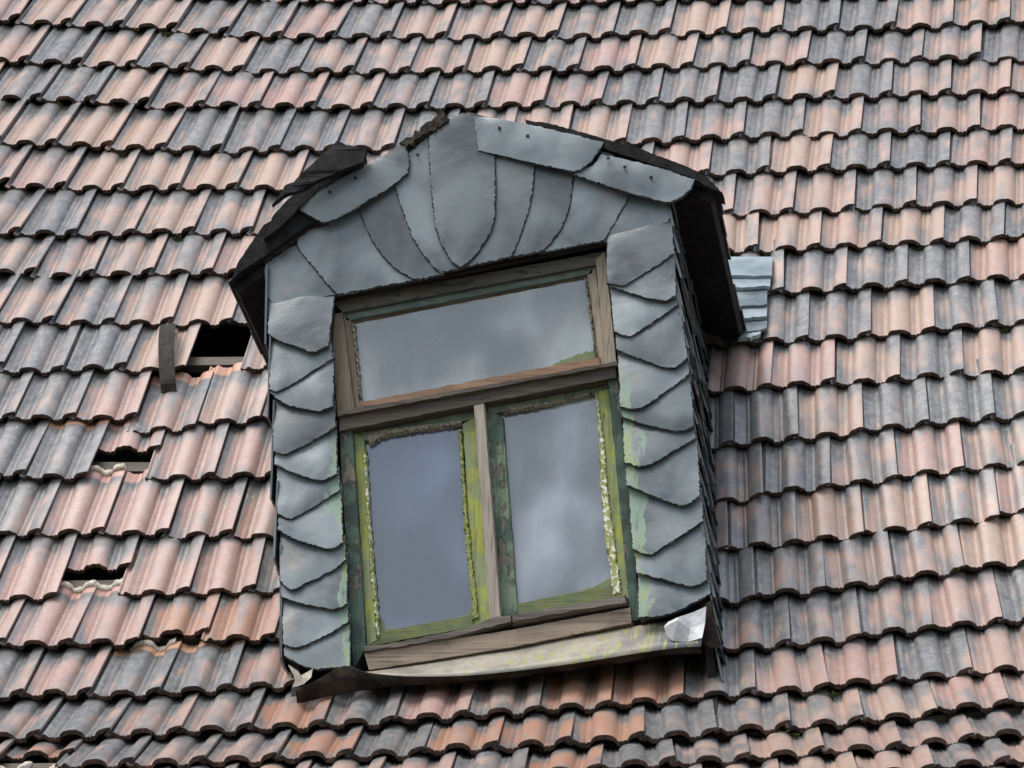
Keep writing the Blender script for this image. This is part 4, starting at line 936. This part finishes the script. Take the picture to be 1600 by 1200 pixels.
wpart('drip_rail', 'drip_l', -0.012, 0.05, M['drip'], jit=0.0012, bev=(0.002, 0.007)); wpart('drip_rail', 'drip_r', -0.018, 0.05, M['drip'], jit=0.0010, bev=(0.002, 0.006))
wpart('sill', 'sill', 0.0, 0.09, M['sill'], jit=0.0010, chip=0.002); wpart('sill_under_strip', 'sill_under', 0.02, 0.06, M['drip'])  # narrow dark strip set back along the sill's lower edge
for key, mt in (('glass_up', 'glass_top'), ('glass_l', 'glass_left'), ('glass_r', 'glass_right')):
    o = wpart('pane', key, 0.060, 0.004, M[mt], jit=0, step=2.0, bev=(0.0005, 0.0005))
for key, mt in (('putty_l_left', 'putty_white'), ('putty_l_right', 'putty'), ('putty_l_top', 'putty_brown'), ('putty_r_right', 'putty_white'), ('putty_r_top', 'putty_brown'), ('putty_up_left', 'putty_brown'), ('putty_up_right', 'putty_brown')):
    wpart('putty', key, 0.035 if 'up' in key or 'top' in key else 0.032, 0.03, M[mt], jit=0.0014, step=0.006, bev=(0.0015, 0.006), chip=0.005)

for key in ('smear_up', 'smear_r', 'smear_l'):
    wpart('paint_smear', key, 0.0585, 0.0012, M['smear'], jit=0.006, step=0.007, bev=(0.0005, 0.001))

# ---- lead apron under the sill, folded over its front edge
def resample(P, n):
    L = [0.0]
    for a, b in zip(P[:-1], P[1:]): L.append(L[-1]+math.hypot(b[0]-a[0], b[1]-a[1]))
    o = []
    for q in range(n):
        s = L[-1]*q/(n-1); k = max(j for j in range(len(L)) if L[j] <= s+1e-9); k = min(k, len(P)-2)
        t = (s-L[k])/(L[k+1]-L[k]); o.append((P[k][0]+(P[k+1][0]-P[k][0])*t, P[k][1]+(P[k+1][1]-P[k][1])*t))
    return o
def at_x(P, x):
    if x <= P[0][0]: return P[0][1]
    for a, b in zip(P[:-1], P[1:]):
        if a[0] <= x <= b[0]: return a[1]+(b[1]-a[1])*(x-a[0])/(b[0]-a[0])
    return P[-1][1]
top = smooth_line(T['apron_top'], 4); low = smooth_line(T['apron_low'], 4); dk = T['apron_dark']
xs = [low[0][0]+(low[-1][0]-low[0][0])*q/60 for q in range(61)]
def sheet(name, rows, mat, th=0.003, parent=None):
    n = len(rows[0]); V = [p for r in rows for p in r]; F = []; m_ = len(V)
    V += [(p[0], p[1]+th, p[2]-th*0.3) for p in V[:m_]]
    for j in range(len(rows)-1):
        for i in range(n-1):
            a = j*n+i; F.append((a, a+n, a+n+1, a+1)); F.append((m_+a, m_+a+1, m_+a+n+1, m_+a+n))
    for i in range(n-1):
        F.append((i, i+1, m_+i+1, m_+i)); a = (len(rows)-1)*n+i; F.append((a, m_+a, m_+a+1, a+1))
    for j in range(len(rows)-1):
        a = j*n; F.append((a, m_+a, m_+a+n, a+n)); a = j*n+n-1; F.append((a, a+n, m_+a+n, m_+a))
    return link(name, mesh(name, V, F, mat, None, True), parent)
x_l = top[0][0]
rows = []
for t in (0.0, 0.33, 0.66, 1.0):
    r = []
    for x in xs:
        zt = max(at_x(top, x), at_x(low, x)+0.004); zl = at_x(low, x)
        if x < x_l: zt = zl+0.004
        y = 0.012-0.112*t**1.2
        if x < x_l: y = -0.06-0.04*t
        r.append((x, y+0.003*noise.noise(Vector((x*7, t*2, 0))), zt+(zl-zt)*t+0.004*noise.noise(Vector((x*5, t*3, 4)))*math.sin(math.pi*t)))
    rows.append(r)
apron = sheet('lead_apron', rows, M['lead'], 0.003, dormer)
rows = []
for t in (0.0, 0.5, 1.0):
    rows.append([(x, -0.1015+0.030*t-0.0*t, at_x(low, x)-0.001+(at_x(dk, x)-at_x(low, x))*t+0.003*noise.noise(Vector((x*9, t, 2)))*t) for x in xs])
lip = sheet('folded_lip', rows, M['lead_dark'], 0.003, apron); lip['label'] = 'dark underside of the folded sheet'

def crumple(name, key, y, mat, amp, parent, label=None, apex=0.35):
    """a scrap of sheet metal creased along a few sharp folds"""
    P = densify(T[key], 0.035); n = len(P); R = random.Random(len(key))
    if area(P) < 0: P = P[::-1]
    c0 = (sum(p[0] for p in P)/n, sum(p[1] for p in P)/n); ap = (c0[0]+(P[0][0]-c0[0])*apex, c0[1]+0.012)
    V = [(p[0], y+amp*R.uniform(-0.5, 0.6), p[1]) for p in P] + [(ap[0], y-amp*1.2, ap[1]), (c0[0]+(c0[0]-ap[0])*0.9, y+amp*0.2, c0[1]-0.006)]
    F = []
    for i in range(n):
        k = (i+1) % n; mx = (P[i][0]+P[k][0])/2
        F.append((i, k, n if mx < c0[0] else n+1))
    sw = [i for i in range(n) if ((P[i-1][0]+P[i][0])/2 < c0[0]) != ((P[i][0]+P[(i+1) % n][0])/2 < c0[0])]
    for i in sw: F.append((i, n, n+1) if (P[i-1][0]+P[i][0])/2 >= c0[0] else (i, n+1, n))
    m_ = len(V); V += [(v[0], v[1]+0.0025, v[2]) for v in V[:m_]]
    F += [tuple(m_+q for q in reversed(f)) for f in F]
    for i in range(n): F.append((i, m_+i, m_+(i+1) % n, (i+1) % n))
    o = link(name, mesh(name, V, F, mat), parent)
    if label: o['label'] = label
crumple('flashing_scrap', 'white_lead', -0.075, M['zinc'], 0.016, dormer, 'bright crumpled sheet metal under the right flank')
crumple('flashing_scrap', 'white_left', -0.05, M['mortar'], 0.008, dormer, 'pale folded scrap at the lower left corner')
# soaker under the right foot of the dormer
slab('soaker', T['soaker'], -0.05, 0.004, M['lead_dark'], dormer, step=0.02, jit=0.001)

# ---- pale valley slates where the dormer roof dies into the tiles
ORr = Matrix.Translation(-OD)
a_ = lerp_tab(ROW_A, 7); nrm = Vector((0, -math.sin(a_), math.cos(a_)))
R = random.Random(9)
for q, quad in enumerate(T['valley']):
    P4 = [Vector(p)-OD for p in quad]                            # low left, low right, up right, up left
    V = []; F = []; N = 8
    for k in range(N+1):
        t = k/N; lo = P4[0].lerp(P4[1], t); up = P4[3].lerp(P4[2], t)
        sagz = (up-lo).normalized()*(-0.012*math.sin(math.pi*(t*0.8+0.1*q % 1))+R.gauss(0, 0.0035))
        lo = lo+sagz
        sx = Vector((R.gauss(0, 0.004)+(0.006*math.sin(q*2.3)), 0, 0)) if k == N else Vector()
        V += [lo+nrm*(0.016+0.003*math.sin(q*3))+sx, lo+nrm*(0.004)+sx, up-nrm*0.016+sx, up-nrm*0.008+sx]
    for k in range(N):
        for c in range(4):
            a = k*4+c; b = k*4+(c+1) % 4; F.append((a, a+4, b+4, b))
    F += [(0, 1, 2, 3), tuple(N*4+z for z in (3, 2, 1, 0))]
    link('valley_slate', mesh('valley_slate', V, F, M['slate_pale']), dormer)
